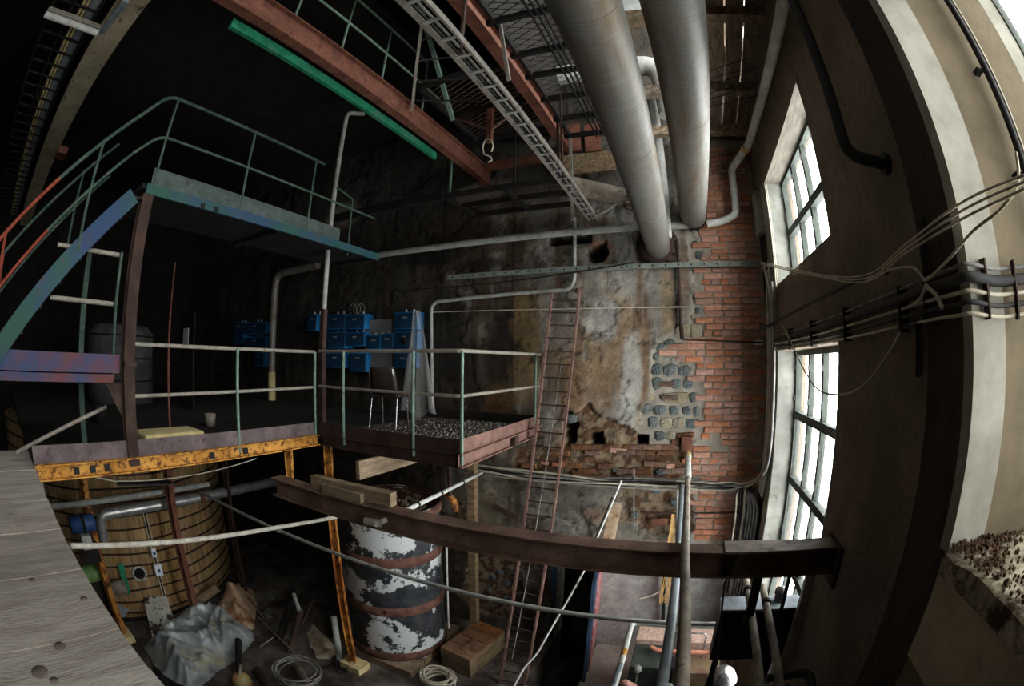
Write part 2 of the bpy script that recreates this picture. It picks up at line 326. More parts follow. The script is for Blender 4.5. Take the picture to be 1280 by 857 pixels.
# colours of the wall: stains, soot, and light falloff painted in to the left
def C(*c): return np.array(lin(c)[:3])
n1=fbm(GX,GZ,1.1,31); n2=fbm(GX,GZ,3.6,37); n3=fbm(GX,GZ,11,43); streak=fbm(GX*4,GZ*.35,1.6,49)
def ss(x,a,b): t=np.clip((x-a)/(b-a),0,1); return (t*t*(3-2*t))[...,None]
col=C(118,112,102)*np.ones(GX.shape+(3,))
col=col*(1-ss(n1,.45,.6))+C(140,136,128)*ss(n1,.45,.6)
t=ss(streak,.5,.66)*ss(GZ,-1.4,-.4)*.8; col=col*(1-t)+C(104,78,52)*t
t=ss(n2,.54,.68)*.7; col=col*(1-t)+C(88,76,62)*t
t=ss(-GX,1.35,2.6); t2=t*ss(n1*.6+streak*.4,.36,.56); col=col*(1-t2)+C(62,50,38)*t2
t=ss(-GX,3.1,4.6)*.85; col=col*(1-t)+C(38,33,28)*t  # darker to the left: soot plus light falloff put into the colour
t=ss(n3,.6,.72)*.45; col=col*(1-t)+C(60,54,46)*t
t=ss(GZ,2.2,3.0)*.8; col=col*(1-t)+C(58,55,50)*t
def blob(px,py,rx,rz,c,k,wb=.5):
    global col
    q=P(px,py,'Y',D); d=((GX-q.x)/rx)**2+((GZ-(q.z-E))/rz)**2+wb*2*(n2-.5)+wb*(n3-.5)
    t=ss(-d,-1.15,-.35)*k; col=col*(1-t)+C(*c)*t
for b in [(640,430,.55,.75,(28,22,16),.9),(600,470,.6,.7,(40,30,20),.8),(655,470,.28,.5,(112,92,64),.7),(660,400,.3,.6,(120,96,62),.6),(625,500,.3,.3,(96,68,36),.7),
          (560,420,.5,.9,(22,18,14),.85),(700,400,.35,.5,(116,112,106),.5),(770,430,.5,.75,(128,106,80),.75),(740,490,.4,.5,(124,98,72),.7),(755,400,.25,.35,(146,146,144),.7),
          (790,470,.16,.8,(168,166,158),.8),(835,380,.1,.7,(128,108,80),.7),(855,340,.07,.6,(112,88,62),.6),(735,405,.12,.12,(160,156,146),.8),(730,545,.5,.15,(120,80,46),.7),
          (760,575,.7,.16,(100,74,52),.8),(850,560,.12,.2,(140,70,34),.9),(670,460,.1,.4,(124,104,72),.5),(600,330,.5,.12,(30,26,22),.8),(540,320,.8,.2,(24,20,18),.8),(655,345,.35,.25,(92,86,76),.5),
          (700,630,.55,.3,(112,106,98),.7),(610,640,.3,.5,(112,100,80),.7),(575,650,.14,.5,(82,58,32),.8),(760,645,.5,.12,(116,84,56),.5),(830,720,.1,.6,(140,112,78),.6),(770,240,.5,.3,(90,86,80),.5),
          (600,240,.6,.22,(150,140,124),.6),(430,270,.6,.3,(140,134,124),.5),(390,400,.5,.5,(54,50,46),.5),(550,370,.4,.25,(60,54,46),.6),(765,300,.4,.14,(116,112,104),.4),(752,312,.2,.16,(150,86,56),.5)]: blob(*b)
col=np.where(smooth[...,None],C(160,158,154)*(.88+.24*n1[...,None]),col)
t=(ss(GX,-.5,-.25)*ss(-GX,.05,.2)*ss(streak,.4,.55)*.6)*smooth[...,None]; col=col*(1-t)+C(150,112,74)*t
rubc=np.where((n3>.5)[...,None],C(120,104,84),C(84,60,42)); col=np.where((rub&~hole)[...,None],rubc*(.7+.6*n2[...,None]),col)
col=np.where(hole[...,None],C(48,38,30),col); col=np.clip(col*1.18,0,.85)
col=np.where((bare&~hole)[...,None],C(158,150,136)*(.8+.4*n3[...,None]),col)
n4=fbm(GX,GZ,26,151,3); n5=fbm(GX,GZ,6.5,161)
pl_=(~bare&~hole)[...,None]
col=np.where(pl_,col*(.72+.56*n4[...,None])*(.72+.56*n5[...,None]),col)
for sd,sc in ((63,1.0),(67,1.7)):
    lay=fbm(GX+.1*(n5-.5),GZ+.1*(n3-.5),sc,sd)
    crack=(abs(lay-.52)<.007)&~smooth&~bare; col=np.where(crack[...,None],col*.42,col)
    Yv=np.where((lay>.52)&~bare&~rub&~hole&~smooth,Yv-.014,Yv)
    col=np.where(((lay>.52)&(lay<.6)&~smooth&~bare)[...,None],col*1.12,col)
# panel seams
for sx in (801,641,553,): 
    q=P(sx,330,'Y',D).x; s_=(abs(GX-q)<.012)&(GZ>-.5)&~rub; col=np.where(s_[...,None],col*.35,col)
idx=np.arange(NX*NZ).reshape(NX,NZ); a=idx[:-1,:-1]; keep=~(door[:-1,:-1]|door[1:,1:])
quads=np.stack([a,idx[1:,:-1],idx[1:,1:],idx[:-1,1:]],-1)[keep]
verts=np.stack([GX,Yv,GZ+E],-1).reshape(-1,3)
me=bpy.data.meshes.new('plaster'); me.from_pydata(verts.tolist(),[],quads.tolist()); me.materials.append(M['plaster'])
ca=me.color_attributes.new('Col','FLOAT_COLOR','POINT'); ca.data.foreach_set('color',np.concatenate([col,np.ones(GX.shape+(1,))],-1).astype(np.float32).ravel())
me.polygons.foreach_set('use_smooth',[True]*len(me.polygons)); me.update()
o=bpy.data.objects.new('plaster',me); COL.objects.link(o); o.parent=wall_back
# bricks
def brick_mesh(wd,h,dp,seed):
    r=random.Random(seed); mb=MB(); c=.006; vs=[]
    for y,k in ((0,c),(-dp,0)): pass
    x,z=wd/2,h/2; j=lambda:r.uniform(-.004,.004)
    f=[(-x+c+j(),0,-z+c+j()),(x-c+j(),0,-z+c+j()),(x-c+j(),0,z-c+j()),(-x+c+j(),0,z-c+j())]; e=[(-x+j(),c,-z+j()),(x+j(),c,-z+j()),(x+j(),c,z+j()),(-x+j(),c,z+j())]; bk=[(p[0],dp,p[2]) for p in e]
    me=bpy.data.meshes.new('brick'); fs=[(0,1,2,3)]+[(i,4+i,4+(i+1)%4,(i+1)%4) for i in range(4)]+[(4+i,8+i,8+(i+1)%4,4+(i+1)%4) for i in range(4)]
    me.from_pydata(f+e+bk,[],[tuple(reversed(q)) for q in fs]); me.materials.append(M['brick']); return me
BR=[brick_mesh(.254,.074,.07,i) for i in range(4)]; BH=[brick_mesh(.122,.074,.07,10+i) for i in range(3)]
sooty=[]
for mm in (BR[0],BH[0]): 
    k=mm.copy(); k.materials.clear(); k.materials.append(M['brick_soot']); sooty.append(k)
def pin(x,z,poly): return bool(inpoly(np.array([x]),np.array([z]),poly)[0])
bholes=[wpoly(h) for h in ([(887,540),(894,538),(898,552),(902,560),(900,568),(882,566),(886,552)],[(932,545),(938,544),(937,566),(931,565)],[(880,545),(888,535),(888,545)],[(903,448),(910,448),(910,456),(903,456)])]
pitch=.0905; nb=0; rest=MB(); cand=[]
for r_ in range(66):
    z=-2.56+r_*pitch
    if z>3.25: break
    x=1.225 if r_%2 else 1.1; i=0
    head=(r_%4==1)
    while x>-.95:
        hd=head and random.random()<.75 or random.random()<.1
        wd=.14 if hd else .274
        cx=x-wd/2; x-=wd
        if cx+wd/2<.9 and not pin(cx,z,brick_poly): continue
        if not pin(cx,z,brick_poly): continue
        if any(pin(cx,z,h) for h in bholes): continue
        cand.append((z>2.75 or z<-2.45,cx,z,hd))
cand.sort(key=lambda t:t[0])
def put(me,x,y,z,ry=0,name='brick'):
    o=bpy.data.objects.new(name,me); COL.objects.link(o); o.parent=wall_back; o.location=(x,y,z+E); o.rotation_euler=(0,ry,0); return o
NPART=262
for k,(far,cx,z,hd) in enumerate(cand):
    me=random.choice(BH if hd else BR); y=D+random.uniform(-.012,.012)
    if k<NPART: put(me,cx,y,z,random.uniform(-.012,.012))
    else: rest.add([(v.co.x+cx,v.co.y+y,v.co.z+z+E) for v in me.vertices],[tuple(p.vertices) for p in me.polygons])
if rest.v: q=rest.build('brick_courses',M['brick'],wall_back); q['kind']='stuff'
# scattered sooty bricks in the rubble band
for k,(px,py,hd) in enumerate([(700,580,0),(716,582,0),(735,574,0),(757,583,1),(775,590,0),(800,588,0),(815,580,0),(838,583,1),(850,588,1),(725,592,0),(745,596,1),(830,597,0),(848,598,1),(690,565,1),(772,563,0),(792,565,0),(812,566,0),(832,567,0),(850,552,1),(857,544,1),(857,554,1),(789,500,1),(837,497,1),(833,480,1),(645,575,0),(660,582,1),(668,572,0),(758,560,0),(680,578,1),(640,715,0),(641,700,1),(645,722,1),(655,735,1),(640,745,1)]):
    q=P(px,py,'Y',D); put(random.choice(sooty) if k%7 else (BH[1] if hd else BR[1]),q.x,D+random.uniform(-.005,.02),q.z-E,random.uniform(-.05,.05))
for row,(yy,x0,x1) in enumerate(((559,690,846),(566,700,842),(589,690,850),(597,720,852))):
    xx=x0+random.uniform(0,8)
    while xx<x1:
        hd=random.random()<.3
        if random.random()<.72: q=P(xx,yy,'Y',D); put(sooty[1] if hd else sooty[0],q.x,D+random.uniform(.005,.03),q.z-E,random.uniform(-.03,.03))
        xx+=11 if hd else 20
# cobble stones exposed under the plaster
def stone_mesh(seed):
    r=random.Random(seed); n=10; rings=[(1,.09),(.97,.02),(.82,-.012),(.45,-.026)]; vs=[];fs=[]; rad=[r.uniform(.86,1.08) for _ in range(n)]
    for s_,y in rings:
        for k in range(n):
            a=2*math.pi*k/n; c_,s2=math.cos(a),math.sin(a); sq=1/max(abs(c_),abs(s2))**.65
            vs.append((c_*sq*.5*s_*rad[k],y+r.uniform(-.008,.008),s2*sq*.5*s_*rad[k]))
    vs.append((0,-.03,0))
    for i in range(3):
        for k in range(n): fs.append((i*n+k,(i+1)*n+k,(i+1)*n+(k+1)%n,i*n+(k+1)%n))
    for k in range(n): fs.append((3*n+k,4*n,3*n+(k+1)%n))
    me=bpy.data.meshes.new('stone'); me.from_pydata(vs,[],[tuple(reversed(f)) for f in fs]); return me
SM=[]
for i in range(4):
    a=stone_mesh(i); a.materials.append(M['stone']); b=a.copy(); b.materials.clear(); b.materials.append(M['stone_pale']); SM.append((a,b))
stones=[(875,207,45,55,0),(932,210,56,55,0),(990,213,48,48,0),(878,265,50,55,0),(957,268,42,48,0),(1010,268,42,45,0),(955,325,105,52,1),(1030,325,38,45,0),(838,325,50,35,1),(832,372,50,45,0),(887,378,50,50,0),(948,380,45,45,0),(1003,380,38,42,0),(1043,385,25,48,0),(793,430,38,30,1),(860,430,48,52,0),(915,432,50,55,1),(967,432,50,50,1),(1025,435,52,48,0),(888,487,50,45,0),(935,487,40,45,1),(930,100,45,42,0),(888,112,34,36,0),(1040,45,60,66,1),(995,40,44,50,1),(518,415,42,42,0),(870,152,24,36,0),(700,630,34,24,0),(890,640,40,24,0),(955,770,46,40,0),(875,720,40,30,0),(270,760,40,44,0),(780,820,34,40,0),(372,775,30,34,0),(400,770,26,30,0)]
for k,(zx,zy,zw,zh,pale) in enumerate(stones):
    px,py=560+zx/3.36,400+zy/3.36; q=P(px,py,'Y',D); sx=zw/3.36/76; sz=zh/3.36/80
    o=bpy.data.objects.new('stone',SM[k%4][pale]); COL.objects.link(o); o.parent=wall_back; o.location=(q.x,D+.03,q.z); o.scale=(sx,1,sz); o.rotation_euler=(0,random.uniform(-.1,.1),0)
for px,py,w_,h_,pale in [(869,304,8,12,0),(874,318,11,14,0),(872,333,6,8,1),(869,372,8,12,0),(872,388,7,10,0),(866,396,6,9,1),(870,410,11,12,1),(866,356,6,9,1),(615,722,10,9,0),(625,716,8,9,0),(632,730,9,11,0),(610,738,8,8,0),(637,712,8,9,0),(632,748,10,10,0),(650,745,10,10,0)]:
    q=P(px,py,'Y',D); o=bpy.data.objects.new('stone',SM[random.randrange(4)][pale]); COL.objects.link(o); o.parent=wall_back; o.location=(q.x,D+.03,q.z); o.scale=(w_/84,1,h_/88)
struct(MB().box(V(1.185,6.12,-4.7),V(1.22,6.5,2.3)),'trim_14',M['dark'])
# ---- window wall: openings (y0,y1,z0,z1)
wins=[(3.29,5.66,.93,2.32),(3.29,5.66,-3.35,.15),(-1.35,1.455,-.72,2.75),(-4.6,-2.0,-.72,2.75),(-4.4,-1.2,-3.6,-1.5),(3.3,6.3,3.6,5.8),(-.1,2.9,3.6,5.8),(-3.4,-.6,3.6,5.8)]
ys=sorted({YB,7.0}|{v for w_ in wins for v in w_[:2]}); zs=sorted({-4.93,ZC}|{v for w_ in wins for v in w_[2:]})
rw=MB()
for i in range(len(ys)-1):
    run=None
    for j in range(len(zs)-1):
        yc=(ys[i]+ys[i+1])/2; zc=(zs[j]+zs[j+1])/2
        solid=not any(w_[0]<yc<w_[1] and w_[2]<zc<w_[3] for w_ in wins)
        if solid and run is None: run=zs[j]
        if run is not None and (not solid or j==len(zs)-2):
            top=zs[j+1] if solid else zs[j]
            near=yc<1.455
            rw.box((RX if not near else 1.165,ys[i],run+E),((WX+.12) if not near else 2.2,ys[i+1],top+E)); run=None
wall_right=struct(rw,'wall_right',M['wall_dark'])
# pilaster and near jamb
struct(MB().box(V(1.165,1.457,-4.7),V(1.3,1.71,ZC)).box(V(1.185,1.71,-4.7),V(1.3,1.88,ZC)),'trim_1',M['pilaster_dark'])
struct(MB().prism([V(1.163,1.445,-.72),V(1.376,1.445,-.72),V(1.376,1.52,-.72),V(1.163,1.52,-.72)],(0,0,3.6)),'trim_2',M['white_paint'])
struct(MB().prism([V(1.376,1.446,-.72),V(1.95,1.326,-.72),V(1.95,1.5,-.72),V(1.376,1.5,-.72)],(0,0,3.6)),'trim_3',M['beige_paint'])
struct(MB().box(V(1.19,5.645,-4.7),V(1.46,5.665,2.33)),'trim_4',mat('grey_white_jamb',(116,116,108),(140,140,132),3,.85,c3=(96,92,80),s3=4))
struct(MB().box(V(1.185,5.675,-4.7),V(1.3,5.95,2.35)).box(V(1.1,6.0,1.75),V(1.3,6.3,2.35)),'trim_5',mat('mossy_pale_concrete',(128,130,116),(156,156,144),3,.9,c3=(120,130,96),s3=5))
struct(MB().box(V(1.195,3.26,.93),V(1.47,5.68,.945)).box(V(1.19,3.2,2.305),V(1.47,5.7,2.33)),'trim_6',mat('pale_concrete_reveal',(104,98,88),(128,122,110),3,.9,stretch=(8,1,1)))
struct(MB().box(V(1.195,3.285,-4.7),V(1.205,3.30,.15)).box(V(1.2,3.29,-3.36),V(1.47,5.66,-3.35)),'trim_7',M['white_paint'])
# wall under the near sill, sill with debris
struct(MB().box(V(1.15,-5,-1.2),V(1.166,1.455,-.74)),'trim_8',M['sill_wall'])
sl=MB(); n=26
for i in range(n+1):
    for j in range(13):
        y=-1.35+2.79*i/n; x=1.14+.8*j/12; z=-.69-.02*(1-j/12)+.03*mnoise.noise(Vector((x*7,y*7,3)))+.02*mnoise.noise(Vector((x*23,y*23,1)))
        if j==0: x+=.02*mnoise.noise(Vector((0,y*14,7)))
        sl.v.append(V(x,y,z))
for i in range(n):
    for j in range(12): sl.f.append((i*13+j,(i+1)*13+j,(i+1)*13+j+1,i*13+j+1)); sl.sm.append(True)
b0=len(sl.v)
for i in range(n+1): sl.v.append(V(1.14,-1.35+2.79*i/n,-.8))
for i in range(n): sl.f.append((b0+i,b0+i+1,(i+1)*13,i*13)); sl.sm.append(False)
sill=struct(sl,'trim_9',mat('crumbling_sill',(150,140,120),(184,174,152),5,.95,c3=(74,54,38),s3=3.5,lo3=.46,hi3=.56,bump=.6))
deb=MB()
for k in range(900):
    x=1.17+random.random()**1.3*.6; y=1.43-random.random()**2.2*.9; s_=random.uniform(.003,.010)
    zb=-.705+.02*random.random(); deb.box(V(x,y,zb),V(x+s_,y+s_*1.4,zb+.006+s_*.9),s_*.3)
q=deb.build('rubble',mat('brown_crumbs',(58,42,30),(104,80,58),20,.95),sill); q['kind']='stuff'
# windows
def window(n,y0,y1,z0,z1,x,nv,hz,fw=.055,vb=None):
    gm_=M['glass'] if n<3 else M['glass_dim'] if n==3 else M['glass_dimmest'] if n<6 else M['glass']
    root=MB().box(V(x-.03,y0,z0),V(x+.05,y1,z0+fw)).box(V(x-.03,y0,z1-fw),V(x+.05,y1,z1)).box(V(x-.03,y0,z0),V(x+.05,y0+fw,z1)).box(V(x-.03,y1-fw,z0),V(x+.05,y1,z1)).build('window_%d'%n,M['frame'])
    root['kind']='structure'
    vb=vb or [y0+(y1-y0)*i/nv for i in range(nv+1)]; hb=[z0]+hz+[z1]
    for y in vb[1:-1]: MB().box(V(x-.025,y-.034,z0+fw),V(x+.04,y+.034,z1-fw)).build('mullion',M['frame'],root)
    for z in hz: MB().box(V(x-.04,y0+fw,z-.045),V(x+.045,y1-fw,z+.045)).build('transom',M['frame'],root)
    for i in range(nv):
        for j in range(len(hb)-1):
            MB().box(V(x+.005,vb[i]+.015,hb[j]+.02),V(x+.009,vb[i+1]-.015,hb[j+1]-.02)).build('pane',gm_,root)
            if n<3:
                h=MB()
                for zz in (hb[j]+.2,hb[j+1]-.2): h.box(V(x-.05,vb[i+1]-.045,zz-.03),V(x-.025,vb[i+1]-.03,zz+.03))
                h.build('hinge',M['frame'],root)
    portal('sky_portal',x+.14,y0,y1,z0,z1)
VB=[3.29,3.93,4.46,5.0,5.655]
window(1,3.29,5.655,.93,2.32,WX,4,[1.6],.06,VB); window(2,3.29,5.655,-3.35,.15,WX,4,[-.62,-1.42,-2.3],.06,VB)
window(3,-1.35,1.36,-.72,2.75,2.14,3,[1.0]); window(4,-4.6,-2.0,-.72,2.75,1.98,4,[.5,1.7])
struct(MB().prism([V(1.95,1.325,-.72),V(2.14,1.315,-.72),V(2.14,1.5,-.72),V(1.95,1.5,-.72)],(0,0,3.6)),'trim_13',M['white_paint'])
for i,w_ in enumerate(wins[4:]): window(5+i,w_[0],w_[1],w_[2],w_[3],1.5,4,[(w_[2]+w_[3])/2])
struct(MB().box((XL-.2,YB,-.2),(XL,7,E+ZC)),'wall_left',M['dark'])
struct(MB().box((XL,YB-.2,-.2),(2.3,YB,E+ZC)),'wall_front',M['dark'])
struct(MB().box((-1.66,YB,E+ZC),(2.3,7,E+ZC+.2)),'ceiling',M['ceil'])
struct(MB().box((XL,YB,E+ZC),(-1.66,7,E+ZC+.2)),'ceiling',M['dark'])  # left part of the pale ceiling near-black, its shade put into the colour
struct(MB().box(V(-1.75,YB,3.75),V(-1.66,6.56,ZC)),'trim_12',M['dark'])
struct(MB().box(V(XL,YB,4.4),V(-3.2,6.56,4.55)).box(V(-7.6,.10,2.86),V(-2.9,.42,4.4)).box(V(XL,.10,2.86),V(-7.6,.42,4.4)),'trim_10',M['dark'])
struct(MB().box(V(-12.5,.10,2.84),V(-2.6,.425,2.86)).box(V(-12.5,.43,2.86),V(-2.6,.425,3.08)),'trim_11',mat('old_beam_paint',(146,134,110),(176,164,138),3,.9,c3=(80,68,52),s3=6))
exec_parts=True
# ------------------------------------------------------------------ plank staging under the camera
PZ=-.96
st=thing('plank_staging','staging of bleached wide planks with paint spots in front of the yellow edged platform','staging',V(-2.5,-.8,PZ-.05))
xs_=[-5.0,-4.72,-4.42,-4.14,-3.85,-3.55,-3.27,-2.98,-2.7,-2.42,-2.13,-1.84,-1.56,-1.28,-1.0,-.72,-.44,-.16,.12,.4]
for i in range(len(xs_)-1):
    y0=.292*abs(PZ)+random.uniform(-.004,.004)
    MB().box(V(xs_[i]+.0015,-2.4,PZ-.045),V(xs_[i+1]-.0015,y0,PZ+random.uniform(-.003,.003))).build('plank',M['plank'],st)
for y in (-2.2,-1.0,.1): MB().box(V(-5.0,y-.04,PZ-.14),V(.4,y+.04,PZ-.046)).build('bearer',M['timber'],st)
for x in (-4.9,.3):
    for y in (-2.2,.1): MB().box(V(x-.05,y-.05,-4.73),V(x+.05,y+.05,PZ-.14)).build('leg',M['timber'],st)
dr=MB()
for px,py,r in [(75,808,.03),(50,840,.04),(68,851,.02),(105,748,.02),(40,725,.02)]:
    q=P(px,py,'Z',PZ); dr.lathe((q.x,q.y,PZ+E+.002),[(r,.0),(r*.9,.003),(0,.004)],10)
q=None;dr.build('paint_blotches',mat('dark_paint_blot',(96,84,82),(118,106,102),20,.7),st)['kind']='stuff'
# ------------------------------------------------------------------ left platform
FX=-4.16
wp=thing('work_platform','long dark steel platform with a flaking yellow edge beam on its open side','platform',V(-8,3,-1.05))
MB().box(V(-13.1,.27,-1.0),V(FX-.01,6.4,-.91)).build('deck',M['dark'],wp)
MB().bar(V(FX,.27,-.985),V(FX,3.885,-.985),.05,.13).bar(V(FX+.03,.27,-.925),V(FX+.03,3.885,-.925),.09,.012).bar(V(FX+.03,.27,-1.045),V(FX+.03,3.885,-1.045),.09,.012).build('edge_beam',M['yellow'],wp)
MB().bar(V(FX+.01,.27,-.845),V(FX+.01,3.885,-.845),.01,.155).build('toe_board',mat('dull_purple_steel',(86,74,76),(112,98,98),5,.7,c3=(66,50,46),s3=12),wp)
for y in (.72,.9,1.06,2.3,2.75): MB().box(V(FX+.02,y-.03,-1.02),V(FX+.045,y+.03,-.96)).build('bracket',M['black'],wp)
for x in (-6.45,):
    for y in (.35,): MB().box(V(x-.06,y-.06,-4.73),V(x+.06,y+.06,-1.0)).build('leg',M['dark'],wp)
cl=MB(); cl.ibeam(V(FX-.02,1.37,-1.0),V(FX-.02,1.37,1.435),.12,.12,.012,(1,0,0)); cl.box(V(FX-.08,1.31,-.12),V(FX+.06,1.44,-.08)); cl.build('column',M['rust'],wp)

# ------------------------------------------------------------------ projecting platform
CX=-2.14; CY=3.95
pp=thing('steel_platform','projecting steel platform with a gravel littered deck below the blue cabinets','platform',V(-3.1,5,-1.05))
MB().box(V(FX+.02,CY,-.96),V(CX,6.42,-.91)).build('deck',M['deck'],pp)
MB().ibeam(V(FX+.06,CY,-.985),V(CX,CY,-.985),.1,.14,.012).build('front_beam',M['rust'],pp)  # front beam and toe board in darker rust, shadow put into colour
MB().ibeam(V(CX,CY-.05,-.985),V(CX,6.42,-.985),.1,.14,.012).build('side_beam',M['rust_pink'],pp)
MB().bar(V(FX+.03,CY-.02,-.845),V(CX,CY-.02,-.845),.01,.15).build('toe_board',M['rust'],pp)
MB().bar(V(CX,CY-.02,-.845),V(CX,6.42,-.845),.01,.15).build('toe_board',M['rust_pink'],pp)
MB().bar(V(FX+.03,6.35,-.845),V(CX,6.35,-.845),.01,.15).build('toe_board',M['dark'],pp)
MB().box(V(CX-.03,5.25,-1.05),V(CX+.07,5.38,-.93)).build('splice_plate',M['rust'],pp)
for x,y,h in ((-4.2,4.13,-4.6),): 
    g=MB(); g.ibeam(V(x,y,h),V(x,y,-1.05),.1,.1,.012,(1,.6,0)); g.build('column',M['orange'],pp)
MB().ibeam(V(-4.17,3.42,-1.4),V(-4.17,3.42,-1.05),.08,.08,.01,(1,.6,0)).build('stub_post',M['yellow'],wp)
q=P(440,826,'Z',-4.6)
single(MB().box(V(-4.36,3.99,-4.73),V(-3.98,4.27,-4.6),.01),'footing_block',M['foam'],'pale squared footing block under the orange rusted column','block')
single(MB().bar(P(447,588,'Y',3.55),P(519,568,'Y',4.6),.05,.2),'timber_plank',M['timber'],'thick pale timber plank on edge slung under the projecting platform','plank')
gr=MB()
for k in range(2600):
    x=FX+.15+(CX-FX-.2)*random.random()**.75; y=CY+.08+2.25*random.random(); s_=random.uniform(.006,.02)
    if random.random()>(x-FX)/(CX-FX)*1.1+.1: continue
    a=[V(x+random.uniform(-s_,s_),y+random.uniform(-s_,s_),-.908+random.uniform(0,s_)) for _ in range(3)]+[V(x,y,-.908+s_)]
    gr.add(a,[(0,1,3),(1,2,3),(2,0,3),(0,2,1)])
q=single(gr,'debris',M['gravel'],'scattered white chips and gravel on the projecting platform deck','debris',kind='stuff')
# guard rails
def rail(t,label,tops,mids,posts,mt,mp_,rr=.02,pr=.018):
    if isinstance(t,str): t=thing(t,label,'guard rail',V(*posts[0][0]))
    for p in tops: MB().tube(bend([V(*q) for q in p],.12),rr,8).build('top_rail',mt,t)
    for p in mids: MB().tube(bend([V(*q) for q in p],.12),rr*.9,8).build('mid_rail',mt,t)
    for a,b in posts: MB().tube([V(*a),V(*b)],pr,8).build('post',mp_,t)
    return t
rz,mz=.10,-.36
rail(wp,'rusty two bar guard rail along the yellow edged platform beside the brown column',[[(FX,1.42,.08),(FX,3.86,.09)]],[[(FX,1.42,-.38),(FX,3.86,-.34)]],[((FX+.02,2.68,-1.0),(FX+.02,2.68,.09)),((FX+.02,3.86,-.92),(FX+.02,3.86,.09))],M['rail_grey'],M['rail_green'])
rail(pp,'green post guard rail turning the corner of the projecting gravel platform',[[(FX,CY,.10),(CX,CY,.115),(CX,6.4,.13)]],[[(FX,CY,-.33),(CX,CY,-.335),(CX,6.4,-.335)]],[((-3.70,CY-.03,-1.0),(-3.70,CY-.03,.1)),((-2.69,CY-.03,-1.0),(-2.69,CY-.03,.11)),((CX+.02,CY-.01,-1.03),(CX+.02,CY-.01,.115)),((CX,6.2,-.92),(CX,6.2,.125))],M['rail_grey'],M['rail_green'])
# tall pole
tp=thing('tall_conduit','tall pale vertical conduit rising past the projecting platform to the dark ceiling','conduit',V(-4.42,4.3,-.91))
px_,py_=P(403,505,'Y',4.35).x,4.35
MB().tube(bend([V(px_,py_,.66),V(px_,py_,3.72),V(px_+.08,py_+.3,3.82)],.1),.035,10).build('pipe',M['pipe_grey'],tp)
MB().tube([V(px_,py_,1.66),V(px_,py_,1.7)],.05,10).build('clamp',M['pipe_grey'],tp)
MB().bar(V(px_,py_,-.907),V(px_,py_,.68),.07,.07).build('post',M['rust'],tp)
# ------------------------------------------------------------------ chair
def chair(name,label,c,rz,h=.80):
    t=thing(name,label,'chair',c); t.rotation_euler=(0,0,rz)
    loc=t.location.copy(); t.location=(0,0,0)
    s_=MB(); 
    for i in range(7):
        for j in range(7):
            x=-.21+.42*j/6; y=-.2+.4*i/6; s_.v.append(Vector((x,y,.435+.02*((x/.21)**2)-.03*max(0,(-y-.1))/.1)))
    for i in range(6):
        for j in range(6): s_.f.append((i*7+j,i*7+j+1,(i+1)*7+j+1,(i+1)*7+j)); s_.sm.append(True)
    o=s_.build('seat',M['chair'],t); o.modifiers.new('solid','SOLIDIFY').thickness=.012
    s_=MB()
    for i in range(7):
        for j in range(7):
            x=-.2+.4*j/6; z=.46+.36*i/6; s_.v.append(Vector((x*(1-.1*(i/6)**3),.2+.08*i/6-.04*(x/.2)**2+(-.05*(1-i/2) if i<2 else 0),z)))
    for i in range(6):
        for j in range(6): s_.f.append((i*7+j,i*7+j+1,(i+1)*7+j+1,(i+1)*7+j)); s_.sm.append(True)
    o=s_.build('backrest',M['chair'],t); o.modifiers.new('solid','SOLIDIFY').thickness=.012
    for sx in (-1,1):
        MB().tube(bend([(sx*.2,-.21,0),(sx*.19,-.17,.43),(sx*.19,.0,.43)],.06),.011,8).build('leg',M['chrome'],t)
        MB().tube(bend([(sx*.2,.24,0),(sx*.19,.16,.43),(sx*.19,.0,.43)],.06),.011,8).build('leg',M['chrome'],t)
        MB().tube([(sx*.19,.14,.43),(sx*.195,.22,.5),(sx*.17,.29,.8)],.008,6).build('back_tube',M['chrome'],t)
    MB().tube([(-.19,0,.425),(.19,0,.425)],.009,6).build('seat_bar',M['chrome'],t)
    t.location=loc; return t
chair('chair','brown plastic stacking chair with thin chrome legs on the gravel littered platform',P(487,532.5,'Z',-.905),math.radians(193))
# ------------------------------------------------------------------ blue cabinets on the back wall
def cabinet(px0,py0,px1,py1,kind,label,n):
    a=P(px0,py0,'Y',6.25); b=P(px1,py1,'Y',6.25); x0,x1=a.x,b.x; z1=(a.z+P(px1,py0,'Y',6.25).z)/2; z0=(b.z+P(px0,py1,'Y',6.25).z)/2
    t=thing('switch_cabinet',label,'cabinet',((x0+x1)/2,6.37,z0),'blue switch cabinets on the back wall')
    g=.008
    MB().box((x0+g,6.25,z0+g),(x1-g,6.5,z1-g)).build('body',M['blue'],t,.01)
    MB().box((x0+.025,6.235,z0+.03),(x1-.025,6.25,z1-.03)).build('door',M['blue_door'],t,.004)
    MB().box(((x0+x1)/2-.05,6.228,z1-.12),((x0+x1)/2+.05,6.236,z1-.09)).build('label_plate',M['steel'],t)
    if kind: MB().lathe(((x0+x1)/2,6.235,(z0+z1)/2),[(.06,0),(.055,-.02),(0,-.022)],12,'Y').build('handle',M['black'],t)
    for dx in (-.08,.08): MB().tube([((x0+x1)/2+dx,6.4,z1-.01),((x0+x1)/2+dx,6.4,z1+.05)],.02,8).build('gland',M['steel'],t)
